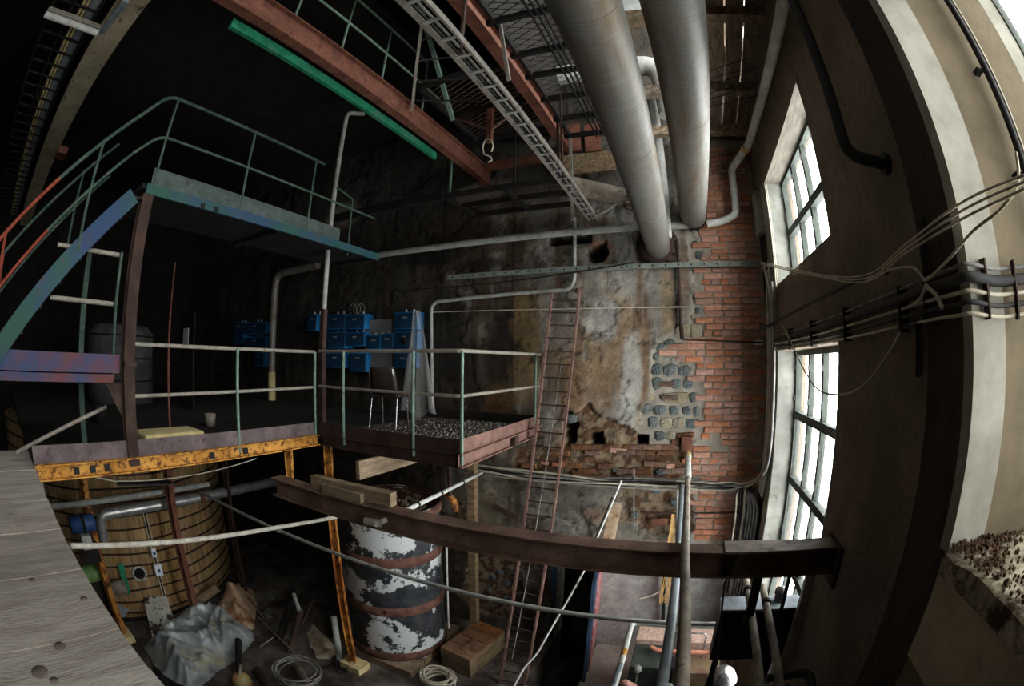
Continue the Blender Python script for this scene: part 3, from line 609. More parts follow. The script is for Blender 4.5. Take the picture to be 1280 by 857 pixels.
cabs=[(384,392,396,414,0,'narrow blue cabinet at the near side of the tall conduit, top row'),(407,392,432,412,0,'blue switch cabinet in the top row just right of the tall conduit'),(432,392,456,412,0,'blue switch cabinet topped by curled wires in the top row'),(407,414,432,436,0,'blue switch cabinet second from top beside the tall conduit'),(432,414,456,433,0,'blue switch cabinet in the second row above the chair side rail'),(407,440,431,460,0,'blue switch cabinet of the bottom row nearest the tall conduit'),(437,440,458,465,0,'blue switch cabinet of the bottom row behind the chair'),(459,418,476,437,0,'small blue cabinet in the gap left of the tall end column of cabinets'),(476,416,492,435,0,'small blue cabinet touching the tall end column of cabinets'),(492,389,521,412,0,'bright blue cabinet at the head of the column beside the plastic sheet'),(492,413,520,438,1,'blue cabinet with an oval black handle beside the plastic sheet'),(492,440,516,460,0,'lowest blue cabinet beside the foot of the plastic sheet'),
 (292,402,305,430,0,'dark blue cabinet at the far end of the row behind the bent wall pipe'),(305,402,333,418,0,'blue cabinet with a white cross mark behind the guard rail'),(305,420,333,436,0,'blue cabinet low in the pair left of the bent wall pipe'),(318,440,330,458,0,'narrow blue cabinet under the pair left of the bent wall pipe')]
for i,c in enumerate(cabs): cabinet(*c,i)
pl=thing('backing_board','grey backing board behind the smaller blue cabinets','board',P(470,470,'Y',6.45))
MB().box(P(457,400,'Y',6.39),P(492,462,'Y',6.45)).build('panel',M['grey_render'],pl)
cw=MB()
for k in range(3):
    q=P(441+5*k,392,'Y',6.38); cw.tube([q+Vector((.09*math.cos(t)-.0,0,.09+.1*math.sin(t))) for t in np.linspace(-1.2,4.2,14)],.008,5)
single(cw,'wire_curl',M['cable_grey'],'curled loose grey wires standing on top of a blue cabinet','wire')
# plastic sheet
ps=MB(); a=P(524,388,'Y',6.05)
for i in range(15):
    for j in range(13):
        u=j/12; v=i/14; wd=.12+.62*v**.7; x=a.x-.06+ (u-.35)*wd; z=a.z-(a.z-E+.89)*v+ (.06*(1+math.sin(u*9)) if i==14 else 0); y=6.02+.05*math.sin(u*17+v*2)+.03*math.sin(u*31+1)
        ps.v.append(Vector((x,y-.1*v,z)))
for i in range(14):
    for j in range(12): ps.f.append((i*13+j,i*13+j+1,(i+1)*13+j+1,(i+1)*13+j)); ps.sm.append(True)
single(ps,'plastic_sheet',M['film'],'cloudy clear plastic sheet hanging in folds beside the blue cabinets','plastic sheet')
# ------------------------------------------------------------------ ladder against the back wall
ld=thing('ladder','long red oxide steel ladder leaning from the hall floor to the wall pipe','ladder',V(-1.95,4.95,-4.73))
L0,L1=V(-2.12,4.93,-4.73),Vector((*P(690,366,'Y',6.33)[:],)); R0,R1=V(-1.75,4.93,-4.73),P(724,366,'Y',6.33)
for a,b in ((L0,L1),(R0,R1)): MB().bar(a,b,.028,.06,(0,1,.3)).build('stringer',M['rust_pink'],ld)
NR=31
for i in range(NR):
    t=(i+.4)/NR; MB().tube([L0.lerp(L1,t),R0.lerp(R1,t)],.011,6).build('rung',M['rust'],ld)
MB().tube(bend([L0.lerp(R0,.5)+Vector((0,-.02,.6)),L0.lerp(R0,.5).lerp(L1.lerp(R1,.5),.5)+Vector((0,-.03,0)),L1.lerp(R1,.6)+Vector((0,-.02,-.3))],.2),.006,5).build('cable',M['cable_grey'],ld)
MB().lathe(R1+Vector((0,-.05,.02)),[(.0,-.03),(.045,-.03),(.045,.03),(0,.03)],12,'Y').build('end_cap',M['rust_pink'],ld)
# ------------------------------------------------------------------ beam across the hall
BY=2.9
ib=thing('floor_beam','long brown rusted I beam crossing the hall in front of the ladder and drum','beam',V(-1.2,BY,-1.415))
MB().ibeam(V(-3.78,BY,-1.318),V(RX+.02,BY,-1.318),.17,.195,.014).build('girder',M['rust_lit'],ib,.003)
MB().box(V(RX-.03,BY-.16,-1.5),V(RX+.005,BY+.16,-1.2)).build('end_plate',M['rust'],ib)
MB().box(V(.35,BY-.1,-1.222),V(1.2,BY+.1,-1.205)).build('packing_plate',M['pipe_brown'],ib)
MB().box(V(.6,BY-.03,-1.84),V(.66,BY+.03,-1.41)).build('hanger_bar',M['dark'],ib)
MB().box(V(.86,BY-.02,-1.84),V(.88,BY+.02,-1.41)).build('hanger_bar',M['dark'],ib)
a=P(405,600,'Z',-1.19);b=P(484,606,'Z',-1.17)
single(MB().bar(V(-3.2,BY+.03,-1.16),V(-2.25,BY+.06,-1.16),.09,.12),'timber_offcut',M['timber'],'longer grey timber offcut lying on the rusted cross beam','timber')
single(MB().bar(V(-2.98,BY-.055,-1.175),V(-2.5,BY-.055,-1.175),.05,.085),'timber_offcut',M['timber'],'shorter grey timber offcut in front of the longer one on the cross beam','timber')
# ------------------------------------------------------------------ pipes near the beam
def pipe(name,pts,r,m,label,cat='pipe',n=10,rad=.12,extra=None,group=None):
    t=thing(name,label,cat,Vector(pts[0]),group)
    MB().tube(bend(pts,rad),r,n).build('tube',m,t)
    for nm,ps_,rr,mm in (extra or []): MB().tube(ps_,rr,n).build(nm,mm,t)
    return t
e0=P(860,567,'Y',6.45); e1=P(855,690,'Y',2.8); e1.z=max(e1.z,E-1.175)
dd=(e1-e0)/(e1.y-e0.y)
pipe('rising_pipe',[e0,e1,P(852,857,'Y',1.3)+Vector((0,0,0)) ,P(852,857,'Y',1.3)+Vector((0.05,-1.2,-.05))],.030,M['pipe_brown'],'mud stained pipe running out of the rusty socket in the brick wall over the beam','pipe',12,.3,[('foam_end',[e0,e0+dd*-.35],.05,M['foam']),('white_wrap',[e0+dd*-.3,e0+dd*-1.6],.042,M['pipe_white'])])
single(MB().box(P(852,545,'Y',6.44),P(864,562,'Y',6.62),.008),'brick_socket',M['rust_red'],'orange stained square socket of bricks where the mud stained pipe enters','socket')
a=P(852,607,'Y',6.35); b=P(827,857,'Y',1.95)
pipe('sloping_pipe',[a,a.lerp(b,.5),b,b+(b-a).normalized()*1.0],.034,M['pipe_blue'],'blue grey pipe passing beneath the cross beam beside the mud stained pipe')
for k,(A,B,lab) in enumerate([((930,712),(950,857),'slanting grey pipe in front of the black cabinet, the one further from the windows'),((953,733),(975,857),'slanting grey pipe in front of the black cabinet, the one nearer the windows')]):
    zz=-1.78; a=P(*A,'Z',zz); b=P(*B,'Z',zz-.02); a.y=min(a.y,3.6)
    pipe('slanting_pipe',[a,b,b+(b-a).normalized()*.8],.03,M['pipe_brown'],lab,extra=[('collar',[a+Vector((0,-.25,0)),a+Vector((0,-.3,0))],.038,M['dark'])])
ry=3.55
rp=[(250,615),(330,655),(440,700),(560,735),(720,764),(895,777)]
a=P(250,613,'Y',ry); b=P(897,777,'Y',ry); a.z=b.z=E-2.262
pipe('cross_pipe',[a,b],.024,M['pipe_grey'],'long thin grey pipe crossing the hall in front of the orange column and drum','pipe',10,.1,[('joint',[a.lerp(b,.3),a.lerp(b,.31)],.031,M['pipe_grey'])])
a=P(768,857,'Z',-2.32);c=P(790,778,'Y',3.62);d_=P(900,781,'Y',3.62); z_=c.z; d_.z=z_
a=P(768,857,'Z',z_-E)
pipe('elbow_pipe',[a+Vector((0,-.9,0)),a,c,d_],.025,M['pipe_white'],'white pipe with a mitred corner and yellow band below the thin grey pipe','pipe',10,.07,[('yellow_band',[a.lerp(c,.42),a.lerp(c,.52)],.027,M['yellow']),('steel_sleeve',[a+Vector((0,-.9,0)),a.lerp(c,.3)],.0265,M['pipe_blue'])])
a=P(88,682,'Z',-1.03); b=P(430,644,'Y',3.3)
pipe('frosted_hose',[a,a.lerp(b,.33)+Vector((0,0,-.01)),a.lerp(b,.66),b],.018,mat('frayed_white_wrap',(176,170,158),(206,200,188),14,.9,bump=.8),'white frayed lagged hose reaching from the plank staging towards the orange column','hose')
a=P(470,655,'Y',2.72); b=P(602,591,'Y',6.22)
pipe('through_pipe',[a,b],.024,M['pipe_white'],'white pipe passing through the rusted beam above the old drum','pipe',10,.1,[('clip',[a.lerp(b,t),a.lerp(b,t+.012)],.03,M['dark']) for t in (.25,.45,.7)]+[('stub_joint',[a+Vector((-.12,0,-.0)),a+Vector((.02,.04,0))],.034,M['pipe_brown'])])
a=P(780,595,'Y',6.2); c=P(692,790,'Y',5.2); d_=P(652,845,'Y',4.9)
a=P(734,707,'Y',5.6)
pipe('bent_rod',spline([P(777,600,'Y',6.0),P(747,670,'Y',5.75),P(734,705,'Y',5.6),P(690,783,'Y',5.2),P(672,815,'Y',5.0),P(655,835,'Y',4.85),P(643,857,'Y',4.6)],4),.016,M['pipe_white'],'thin white bent rod leaning across the dark doorway','rod',8,.01)
a=P(752,668,'Y',5.6); b=P(772,625,'Y',6.2)
bd=thing('broken_board','pale peeling board propped upright above the cross beam','board',P(752,668,'Y',5.6))
MB().bar(P(757,690,'Y',5.7),P(771,628,'Y',6.1),.16,.03,(0,1,.2)).build('panel',mat('peeling_board',(150,120,92),(190,170,144),8,.9,c3=(92,62,44),s3=14),bd)
MB().bar(P(738,690,'Y',5.7),P(766,622,'Y',6.1),.05,.03,(0,1,.2)).build('edge_strip',M['dark'],bd)
# ------------------------------------------------------------------ wooden vat
vc=Vector((-10.24,2.74,0)); VR=2.7; VH=E-1.25
vt=thing('wooden_vat','huge ochre wooden stave vat with dark iron hoops under the platform','vat',vc)
NS=112
for k in range(NS):
    a=2*math.pi*k/NS-math.pi*.62
    if k>NS*.62: break
    w_=math.pi*VR/NS*1.94; t_=Vector((-math.sin(a),math.cos(a),0)); n_=Vector((math.cos(a),math.sin(a),0)); r_=VR+random.uniform(-.006,.006); mb=MB()
    pts=[(-w_/2,-.05),(w_/2,-.05),(w_/2,0),(-w_/2,0)]
    vs=[vc+n_*(r_+q)+t_*p+Vector((0,0,z)) for z in (.12,VH) for p,q in pts]
    mb.add(vs,[(0,3,2,1),(4,5,6,7),(0,1,5,4),(1,2,6,5),(2,3,7,6),(3,0,4,7)]); mb.build('stave',M['stave'],vt)
for k in range(15):
    z=.22+VH*(k/14.6)**1.0*.97
    MB().tube([vc+Vector(((VR+.016)*math.cos(a),(VR+.016)*math.sin(a),z+.012*math.sin(a*9+k))) for a in np.linspace(-1.95,1.95,80)],.017,6).build('hoop',M['hoop'],vt)
MB().lathe(vc+Vector((0,0,VH-.1)),[(VR-.05,0),(0,.02)],64).build('lid',M['timber_dark'],vt)
MB().lathe(vc,[(VR-.04,0),(VR-.04,.14),(0,.14)],64).build('base',M['dark'],vt)
def onvat(px,py,off=0):
    q=ray(px,py); c=Vector((vc.x,vc.y)); d2=Vector((q.x,q.y)); R=VR+off
    A=d2.dot(d2); B=-2*d2.dot(c); Cc=c.dot(c)-R*R; disc=max(B*B-4*A*Cc,0); t=(-B-math.sqrt(disc))/(2*A); p=q*t; return Vector((p.x,p.y,p.z+E))
def nrm(p): n=Vector((p.x-vc.x,p.y-vc.y,0)); return n.normalized()
p=onvat(174,716); n_=nrm(p); t_=Vector((-n_.y,n_.x,0)); mb=MB(); rg=MB()
ring=[(p+n_*.012+(t_*math.cos(a)+Vector((0,0,1))*math.sin(a))*.13) for a in np.linspace(0,2*math.pi,25)[:-1]]
mb.prism(ring,n_*.006); mb.build('hole',M['void'],vt)
rg.tube([q+n_*.012 for q in ring]+[ring[0]+n_*.012],.02,6); rg.build('flange_ring',M['pipe_white'],vt)
for k in range(12): rg=MB().tube([ring[k*2]+n_*.02,ring[k*2]+n_*.05],.012,6).build('bolt',M['steel'],vt)
cd_=thing('cable_conduit','pale cable conduit ladder with two switch boxes running down the vat front','conduit',onvat(214,772,.05))
c0=[onvat(x,y,.06) for x,y in ((178,628),(190,680),(198,715),(214,772))]
for s_ in (-1,1): MB().tube([c+Vector((0,.03*s_,0)) for c in c0],.009,6).build('conduit',M['cable'],cd_)
MB().tube([c for c in c0],.012,6).build('cable',M['black_cable'],cd_)
for i in range(9):
    q=c0[2].lerp(c0[3],i/9); MB().tube([q+Vector((0,-.05,0)),q+Vector((0,.05,0))],.008,5).build('rung',M['cable'],cd_)
for px,py,w_,h_ in ((192,690,.1,.17),(198,712,.16,.22)):
    q=onvat(px,py,.1); n_=nrm(q); t_=Vector((-n_.y,n_.x,0)); b=MB().bar(q-n_*.05,q+n_*.03,w_,h_).build('switch_box',M['paper'],cd_,.01); MB().bar(q+n_*.03,q+n_*.05,.05,.06).build('knob',M['motor_blue'],b)
gp=MB().bar(onvat(151,705,.06),onvat(160,742,.06),.12,.02,(1,0,0)); single(gp,'green_batten',M['green'],'green painted batten leaning on the vat beside its round hole','batten')
# posts in front of the vat
def postthing(name,label,x,y,z0,z1,m,sz=.1,ib=True,foot=None):
    t=thing(name,label,'post',V(x,y,z0)); g=MB()
    if ib: g.ibeam(V(x,y,z0),V(x,y,z1),sz,sz,.012,(1,.3,0))
    else: g.bar(V(x,y,z0),V(x,y,z1),sz,sz)
    g.build('shaft',m,t)
    if foot: MB().box(V(x-.2,y-.14,-4.73),V(x+.2,y+.14,z0)).build('footing',foot,t,.01)
    return t
postthing('yellow_post','yellow rusted steel post standing between the plank staging and the vat',-7.3,1.37,-4.6,-1.03,M['orange'],.11,True,M['foam'])
postthing('red_post','dark red steel post in front of the wooden vat',-7.02,2.95,-4.73,-1.03,M['rust_red'],.12)
for k,(px,py) in enumerate(((296,640),(306,640))):
    pass
postthing('brown_post','thin brown post beside the right hand edge of the wooden vat',-7.3,4.35,-4.73,-1.03,M['rust'],.09)
# pipes under the platform
spx=-7.37; spz=-2.49
pipe('silver_pipe',[V(spx-.05,1.58,spz-.45),V(spx,1.58,spz),V(spx,6.0,spz)],.095,M['steel'],'bright silver pipe with an elbow running below the yellow edged platform','pipe',14,.2,[('red_union',[V(spx,3.7,spz),V(spx,3.8,spz)],.11,M['rust_red'])])
pipe('thin_pipe',[V(spx+.12,.6,spz+.25),V(spx+.12,3.9,spz+.25)],.05,M['pipe_grey'],'thinner dull grey pipe just above the bright silver pipe','pipe',10)
pipe('drop_pipe',[V(-6.3,.45,-1.03),V(-6.3,.45,spz+.1),V(-6.3,.6,spz+.1)],.07,M['pipe_grey'],'short grey drop pipe beside the end of the yellow edge beam','pipe',10,.1)
mo=thing('pump_motor','blue cylindrical motor behind the yellow post','motor',P(100,658,'X',-6.7))
a=P(88,656,'X',-6.75); MB().lathe(a+Vector((0,0,0)),[(0,0),(.13,0),(.13,.42),(.1,.45),(0,.45)],16,'Y').build('body',M['motor_blue'],mo)
MB().lathe(a+Vector((0,.2,0)),[(.145,0),(.145,.05),(.13,.05)],16,'Y').build('band',M['dark'],mo)
MB().box(a+Vector((-.02,.12,-.35)),a+Vector((.14,.3,-.14))).build('terminal_box',M['pipe_grey'],mo,.01)
MB().box(a+Vector((-.05,.05,-.6)),a+Vector((.05,.4,-.3))).build('bracket',M['dark'],mo)
gq=P(117,716,'X',-7.6)
gm=thing('green_pump','light green pump cylinder low beside the yellow post','pump',Vector((gq.x,gq.y,0)))
MB().lathe(gq,[(0,-.25),(.14,-.25),(.16,-.2),(.16,.2),(.14,.25),(0,.25)],16,'Y').build('body',M['motor_green'],gm)
MB().lathe(gq+Vector((.1,.25,-.3)),[(0,0),(.13,0),(.13,.3),(0,.3)],16,'Y').build('casing',M['pipe_brown'],gm)
MB().box((gq.x-.12,gq.y-.2,0),(gq.x+.12,gq.y+.2,gq.z-.1)).build('plinth',M['dark'],gm)
q=P(195,765,'Z',-4.55)
nf=lambda v,f=.955:Vector((0,0,E))+(v-Vector((0,0,E)))*f
single(MB().add([P(172,738,'Z',-4.2),P(200,736,'Z',-4.2),P(212,775,'Z',-4.68),P(182,786,'Z',-4.68)]+[v-Vector((0,0,.05)) for v in (P(172,738,'Z',-4.2),P(200,736,'Z',-4.2),P(212,775,'Z',-4.68),P(182,786,'Z',-4.68))],[(0,1,2,3),(7,6,5,4),(0,4,5,1),(1,5,6,2),(2,6,7,3),(3,7,4,0)]),'stained_sheet',mat('stained_pale_sheet',(150,146,134),(190,188,178),3,.7,c3=(50,36,26),s3=3,lo3=.5,hi3=.56),'stained pale board leaning below the round hole of the vat','sheet').location.x+=.3
single(MB().add([P(133,742,'Z',-4.3),P(155,752,'Z',-4.25),P(148,762,'Z',-4.5),P(130,754,'Z',-4.5),P(133,742,'Z',-4.34),P(155,752,'Z',-4.29),P(148,762,'Z',-4.54),P(130,754,'Z',-4.54)],[(0,1,2,3),(7,6,5,4),(0,4,5,1),(1,5,6,2),(2,6,7,3),(3,7,4,0)]),'paper_sheet',M['paper'],'loose white paper sheet behind the yellow post foot','paper').location.x+=.3
# grating lamp under edge beam
gl=thing('grating_strip','short perforated metal strip hung by a thin wire under the yellow beam','grating',P(180,604,'X',-4.6))
MB().bar(P(146,604,'X',-4.6),P(216,603,'X',-4.6),.16,.015).build('strip',M['mesh'],gl)
MB().tube([P(112,594,'X',-4.3)]+[P(146,602,'X',-4.6)],.008,5).build('wire',M['cable'],gl)
MB().tube(sag(P(146,601,'X',-4.6),P(320,573,'X',-4.4),.06),.007,5).build('wire',M['cable'],gl)
# ------------------------------------------------------------------ tarpaulin heaps
def heap(poly,h,m,name,label,cat,n=46,amp=.16,seed=1,z0=0):
    pts=[P(a,b,'Z',-4.73) for a,b in poly]; pl=[(p.x,p.y) for p in pts]; xs=[p[0] for p in pl]; ys_=[p[1] for p in pl]; mb=MB(); idx={}
    def dist(x,y):
        d=1e9
        for i in range(len(pl)):
            a=Vector(pl[i]); b=Vector(pl[(i+1)%len(pl)]); ab=b-a; t=max(0,min(1,(Vector((x,y))-a).dot(ab)/ab.length_squared)); d=min(d,(Vector((x,y))-a-ab*t).length)
        return d
    gx_=np.linspace(min(xs),max(xs),n); gy_=np.linspace(min(ys_),max(ys_),n); A,B=np.meshgrid(gx_,gy_,indexing='ij'); ins=inpoly(A,B,pl)
    for i in range(n):
        for j in range(n):
            if not ins[i,j]: continue
            x,y=gx_[i],gy_[j]; d=dist(x,y); e=min(1,d/.5); e=e*e*(3-2*e)
            wx=x+.35*mnoise.noise(Vector((x*.9,y*.9,seed+5))); wy=y+.35*mnoise.noise(Vector((x*.9,y*.9,seed+9)))
            r=1-abs(mnoise.noise(Vector((wx*1.1+seed,wy*1.1,0))))*2; r2=1-abs(mnoise.noise(Vector((wx*2.6+wy*1.2+seed,wy*2.2,7))))*2; r3=1-abs(mnoise.noise(Vector((wx*5.5-wy*3,wy*3.6+wx,seed))))*2
            z=z0+.02+e*(h*(.45+.5*r)+amp*.55*r2**3+amp*.22*r3**3)+amp*.12*r2*min(1,d/.06)
            idx[i,j]=len(mb.v); mb.v.append(Vector((x+.03*r2,y+.03*r3,max(z,z0+.015))))
    for i in range(n-1):
        for j in range(n-1):
            q=[(i,j),(i+1,j),(i+1,j+1),(i,j+1)]
            if all(k in idx for k in q): mb.f.append(tuple(idx[k] for k in q)); mb.sm.append(True)
    return single(mb,name,m,label,cat)
heap([(178,810),(194,790),(222,770),(246,762),(270,757),(296,768),(312,785),(318,800),(300,822),(270,842),(245,866),(225,862),(200,846),(188,828)],.3,M['tarp'],'plastic_tarp','crumpled grey plastic tarpaulin heaped on the dark floor before the vat','tarpaulin',84,.22,3)
heap([(262,772),(268,756),(284,740),(300,732),(316,738),(322,757),(318,788),(298,790),(272,784)],.55,M['tarp_brown'],'brown_sheet','rust stained brown sheet bundled behind the grey tarpaulin','tarpaulin',40,.22,9)
single(MB().tube([P(246,752,'Z',-4.6),P(272,733,'Z',-4.3)],.1,8),'log_roll',M['timber'],'thick dull roll leaning behind the brown sheet','roll')
heap([(380,795),(388,778),(402,792),(428,812),(412,826),(392,824)],.12,mat('folded_sacking',(150,132,112),(186,172,150),3,.9,c3=(120,80,50),s3=4),'sacking','pale folded sacking on the floor left of the footing block','sacking',26,.1,5)
heap([(190,830),(215,842),(240,860),(225,872),(198,858),(186,842)],.12,M['dark'],'dark_rag','dark rag lying at the near edge of the grey tarpaulin','rag',20,.1,6)
# scrap by the tarpaulin
def scrap(name,a,b,r,m,label,cat='pipe'): return single(MB().tube([a,b],r,12),name,m,label,cat)
scrap('scrap_pipe',P(322,838,'Z',-4.6),P(345,875,'Z',-4.4),.085,M['rust'],'thick rusted scrap pipe beside the wire coil')
scrap('scrap_pipe',P(372,832,'Z',-4.62),P(392,872,'Z',-4.45),.07,M['pipe_brown'],'pale grey scrap pipe pointing out of the wire coil')
scrap('scrap_pipe',P(348,800,'Z',-4.66),P(372,735,'Z',-3.9),.07,M['dark'],'black scrap tube standing in the scrap pile')
scrap('scrap_pipe',P(362,815,'Z',-4.66),P(376,762,'Z',-4.1),.055,M['rust'],'brown scrap tube leaning beside the black scrap tube')
scrap('scrap_pipe',P(374,762,'Z',-3.95),P(367,742,'Z',-3.8),.035,M['pipe_grey'],'short capped grey tube at the top of the scrap pile')
scrap('scrap_pipe',P(425,825,'Z',-4.68),P(417,770,'Z',-4.1),.055,M['pipe_grey'],'short grey tube standing behind the orange column')
scrap('scrap_pipe',P(300,850,'Z',-4.6),P(298,800,'Z',-4.55),.06,M['dark'],'dark tube lying between the mottled cap and the wire coil')
for k,(x0,y0,x1,y1,lab) in enumerate([(322,770,368,815,'thin bent rod'),(325,808,342,796,'short thin rod'),(315,752,330,772,'dark thin rod'),(378,780,392,748,'thin upright rod')]):
    scrap('scrap_rod',P(x0,y0,'Z',-4.62),P(x1,y1,'Z',-4.5),.012,M['pipe_brown'],lab+' lying across the scrap pile beside the tarpaulin' if k!=3 else lab+' sticking up behind the scrap tubes','rod')
for k,(px,py) in enumerate(((338,745),(333,768),(345,790))):
    heap([(px-7,py),(px-2,py-9),(px+6,py-7),(px+7,py+4),(px,py+9)],.1,M['vessel_white'],'paper_scrap',['upper crumpled white scrap on the dark floor behind the tarpaulin','middle crumpled white scrap on the dark floor behind the tarpaulin','small crumpled white scrap beside the standing scrap tubes'][k],'scrap',12,.08,k)
cap=P(300,845,'Z',-4.5); ct=thing('valve_cap','orange and green mottled round cap with a stem at the tarpaulin edge','cap',Vector((cap.x,cap.y,0)))
MB().lathe((cap.x,cap.y,0),[(.15,0),(.17,.1),(.14,.22),(.08,.27),(0,.28)],20).build('dome',M['ext'],ct); MB().tube([(cap.x,cap.y,.27),(cap.x-.03,cap.y+.1,.4)],.025,8).build('stem',M['pipe_brown'],ct)
def coil(name,px,py,R,m,label,n=7,r=.009,z=-4.68):
    c=P(px,py,'Z',z); t=thing(name,label,'coil',c)
    for k in range(n):
        pts=[]; R1=R*random.uniform(.82,1.06); ph=random.uniform(0,6.3); cx,cy_=random.uniform(-.05,.05),random.uniform(-.05,.05); zz=.01+.02*k
        for i in range(29): a=2*math.pi*i/28; pts.append(c+Vector((cx+R1*math.cos(a),cy_+R1*math.sin(a)*.92,zz+.025*math.sin(a*2+ph))))
        MB().tube(pts,r,6,False).build('turn',m,t)
coil('wire_coil',372,842,.36,M['cable_grey'],'loose coil of grey wire lying over the scrap pipes',7,.009,-4.5)
coil('rope_coil',548,852,.24,M['cable'],'small coil of pale rope on the floor in front of the crate',9,.012)
tg=MB()
for k in range(5): tg.tube(spline([P(402+k*4,838-k*3,'Z',-4.7),P(410+k*3,830+k*2,'Z',-4.62),P(428-k*3,842-k*4,'Z',-4.7),P(434,828+k*4,'Z',-4.68)],5),.01,5)
single(tg,'cable_tangle',M['black_cable'],'black cable tangle beside the pale footing block','cable',kind='stuff')
# ------------------------------------------------------------------ old drum
dc=Vector((-4.08,5.22,0)); DR=.79
dt=thing('steel_drum','tall old steel drum with flaking black and white paint and rusty bands','drum',dc+Vector((0,0,.13)))
MB().lathe(dc,[(DR,.13),(DR,2.68)],48).build('shell',M['drum'],dt)
for z in (.14,1.02,1.86): MB().lathe(dc+Vector((0,0,z)),[(DR+.002,0),(DR+.022,.02),(DR+.022,.14),(DR+.002,.16)],48).build('band',M['drum_rust'],dt)
MB().lathe(dc+Vector((0,0,2.60)),[(DR+.03,-.03),(DR+.035,.06),(DR-.03,.08),(DR-.05,.0),(0,.02)],48).build('lid',M['drum_rust'],dt)
q=P(523,769,'Y',4.55)
MB().lathe(dc+Vector((.35,-.735,1.12)),[(.03,-.01),(.03,.02),(0,.02)],10,'Y').build('bung_hole',M['void'],dt)
dj=MB()
for k in range(90):
    a=random.uniform(0,6.28); r_=DR*.85*math.sqrt(random.random()); s_=random.uniform(.015,.05); p=dc+Vector((r_*math.cos(a),r_*math.sin(a),2.625+s_*.3))
    dj.box(p-Vector((s_,s_,s_*.3)),p+Vector((s_,s_*.7,s_*.4)),s_*.3)
single(dj,'debris',M['timber_dark'],'dark litter heaped on the lid of the old drum','debris',kind='stuff')
c_=P(496,602,'Z',-2.0); single(MB().lathe((c_.x,c_.y,E-2.1),[(.09,0),(.16,.03),(.17,.05),(.1,.035),(0,.03)],16),'tin_lid',M['chrome'],'shiny round tin lid on top of the old drum','lid')  # round tin lid lying on the drum
el=MB(); a=P(566,628,'Y',5.6); el.tube([a+Vector((.2*math.cos(t)-.16,0,.2*math.sin(t)-.08)) for t in np.linspace(-.2,1.5,8)],.05,10)
single(el,'pipe_elbow',M['orange'],'orange rusty pipe elbow standing on the drum rim','elbow')
single(MB().tube([P(562,610,'Y',5.55)-Vector((0,0,.12)),P(562,610,'Y',5.55)+Vector((0,0,.6))],.03,8),'brown_rod',M['rust'],'thin brown stem from the drum lid to the platform underside','rod')
pb=thing('pallet_boards','pale wide boards under the old drum','boards',dc)
for k in range(4): MB().box((dc.x-.85,dc.y-.8+.41*k,.0),(dc.x+.75,dc.y-.8+.41*k+.39,.125)).build('plank',M['timber'],pb,.004)
tm=postthing('timber_post','square timber post between the drum and the stony wall',-3.02,5.95,-4.73,-1.06,M['timber'],.12,False)
single(MB().tube([P(558,678,'Y',5.35),P(561,785,'Y',5.35)],.018,6),'white_batten',M['pipe_white'],'thin white rod standing against the drum side','rod')
# crate
cx0=[P(552,823,'Z',-4.73),P(591,840,'Z',-4.73),P(630,800,'Z',-4.73),P(594,790,'Z',-4.73)]
a=cx0[0];b=cx0[1]; uu=(b-a); ww=(cx0[2]-b); uu=Vector((.55,-.12,0)); ww=Vector((.12,1.0,0)).normalized()*1.05; a=P(552,830,'Z',-4.73)
ck=thing('wooden_crate','long wooden crate with loose lid boards between drum and ladder','crate',a+uu/2+ww/2)
hh=.36
def slab(p,u,w,h,name,m,par): return MB().prism([p,p+u,p+u+w,p+w],(0,0,h)).build(name,m,par,.004)
th=uu.normalized()*.03; tw=ww.normalized()*.03
slab(a,uu,tw,hh,'side_board',M['timber'],ck); slab(a+ww-tw,uu,tw,hh,'side_board',M['timber'],ck); slab(a,th,ww,hh,'side_board',M['timber'],ck); slab(a+uu-th,th,ww,hh,'side_board',M['timber'],ck); slab(a,uu,ww,.03,'bottom',M['timber'],ck)
lm=mat('brown_crate_lid',(112,74,46),(148,102,66),3,.85,c3=(66,42,28),s3=7,vary=.15)
for k in range(4):
    p=a+ww*(k/4)+Vector((0,0,hh-.005*(k%2))); slab(p+tw*.2,uu,ww/4-tw*.5,.022,'lid_board',lm,ck)
slab(a+uu*.5+ww*.15+Vector((0,0,hh+.022)),uu*.12,ww*.4,.02,'batten',lm,ck)
# ------------------------------------------------------------------ doorway
dl=thing('door_leaf','dark blue door leaf standing open edge on beside the doorway','door',V(-1.0,5.3,-4.73))
MB().bar(V(-1.1,6.46,-3.78),V(-.985,5.35,-3.78),.045,1.86).build('leaf',mat('dark_blue_paint',(34,52,72),(46,66,88),4,.6),dl)
MB().bar(V(-1.07,6.46,-3.78),V(-.975,5.6,-3.78),.02,1.8).build('red_edge',mat('peeled_red_paint',(150,60,56),(190,150,150),9,.7),dl)
single(MB().box(V(-1.86,6.36,-4.73),V(-1.79,6.44,-2.8)),'door_post',mat('dark_blue_post',(30,50,70),(44,66,86),4,.7),'dark blue post at the ladder side of the doorway','post')
single(MB().box(V(-1.72,4.62,-4.73),V(-1.35,4.95,-4.6),.05),'rubble_block',M['pinkstone'],'rough pinkish rubble block on the floor beside the ladder foot','block')
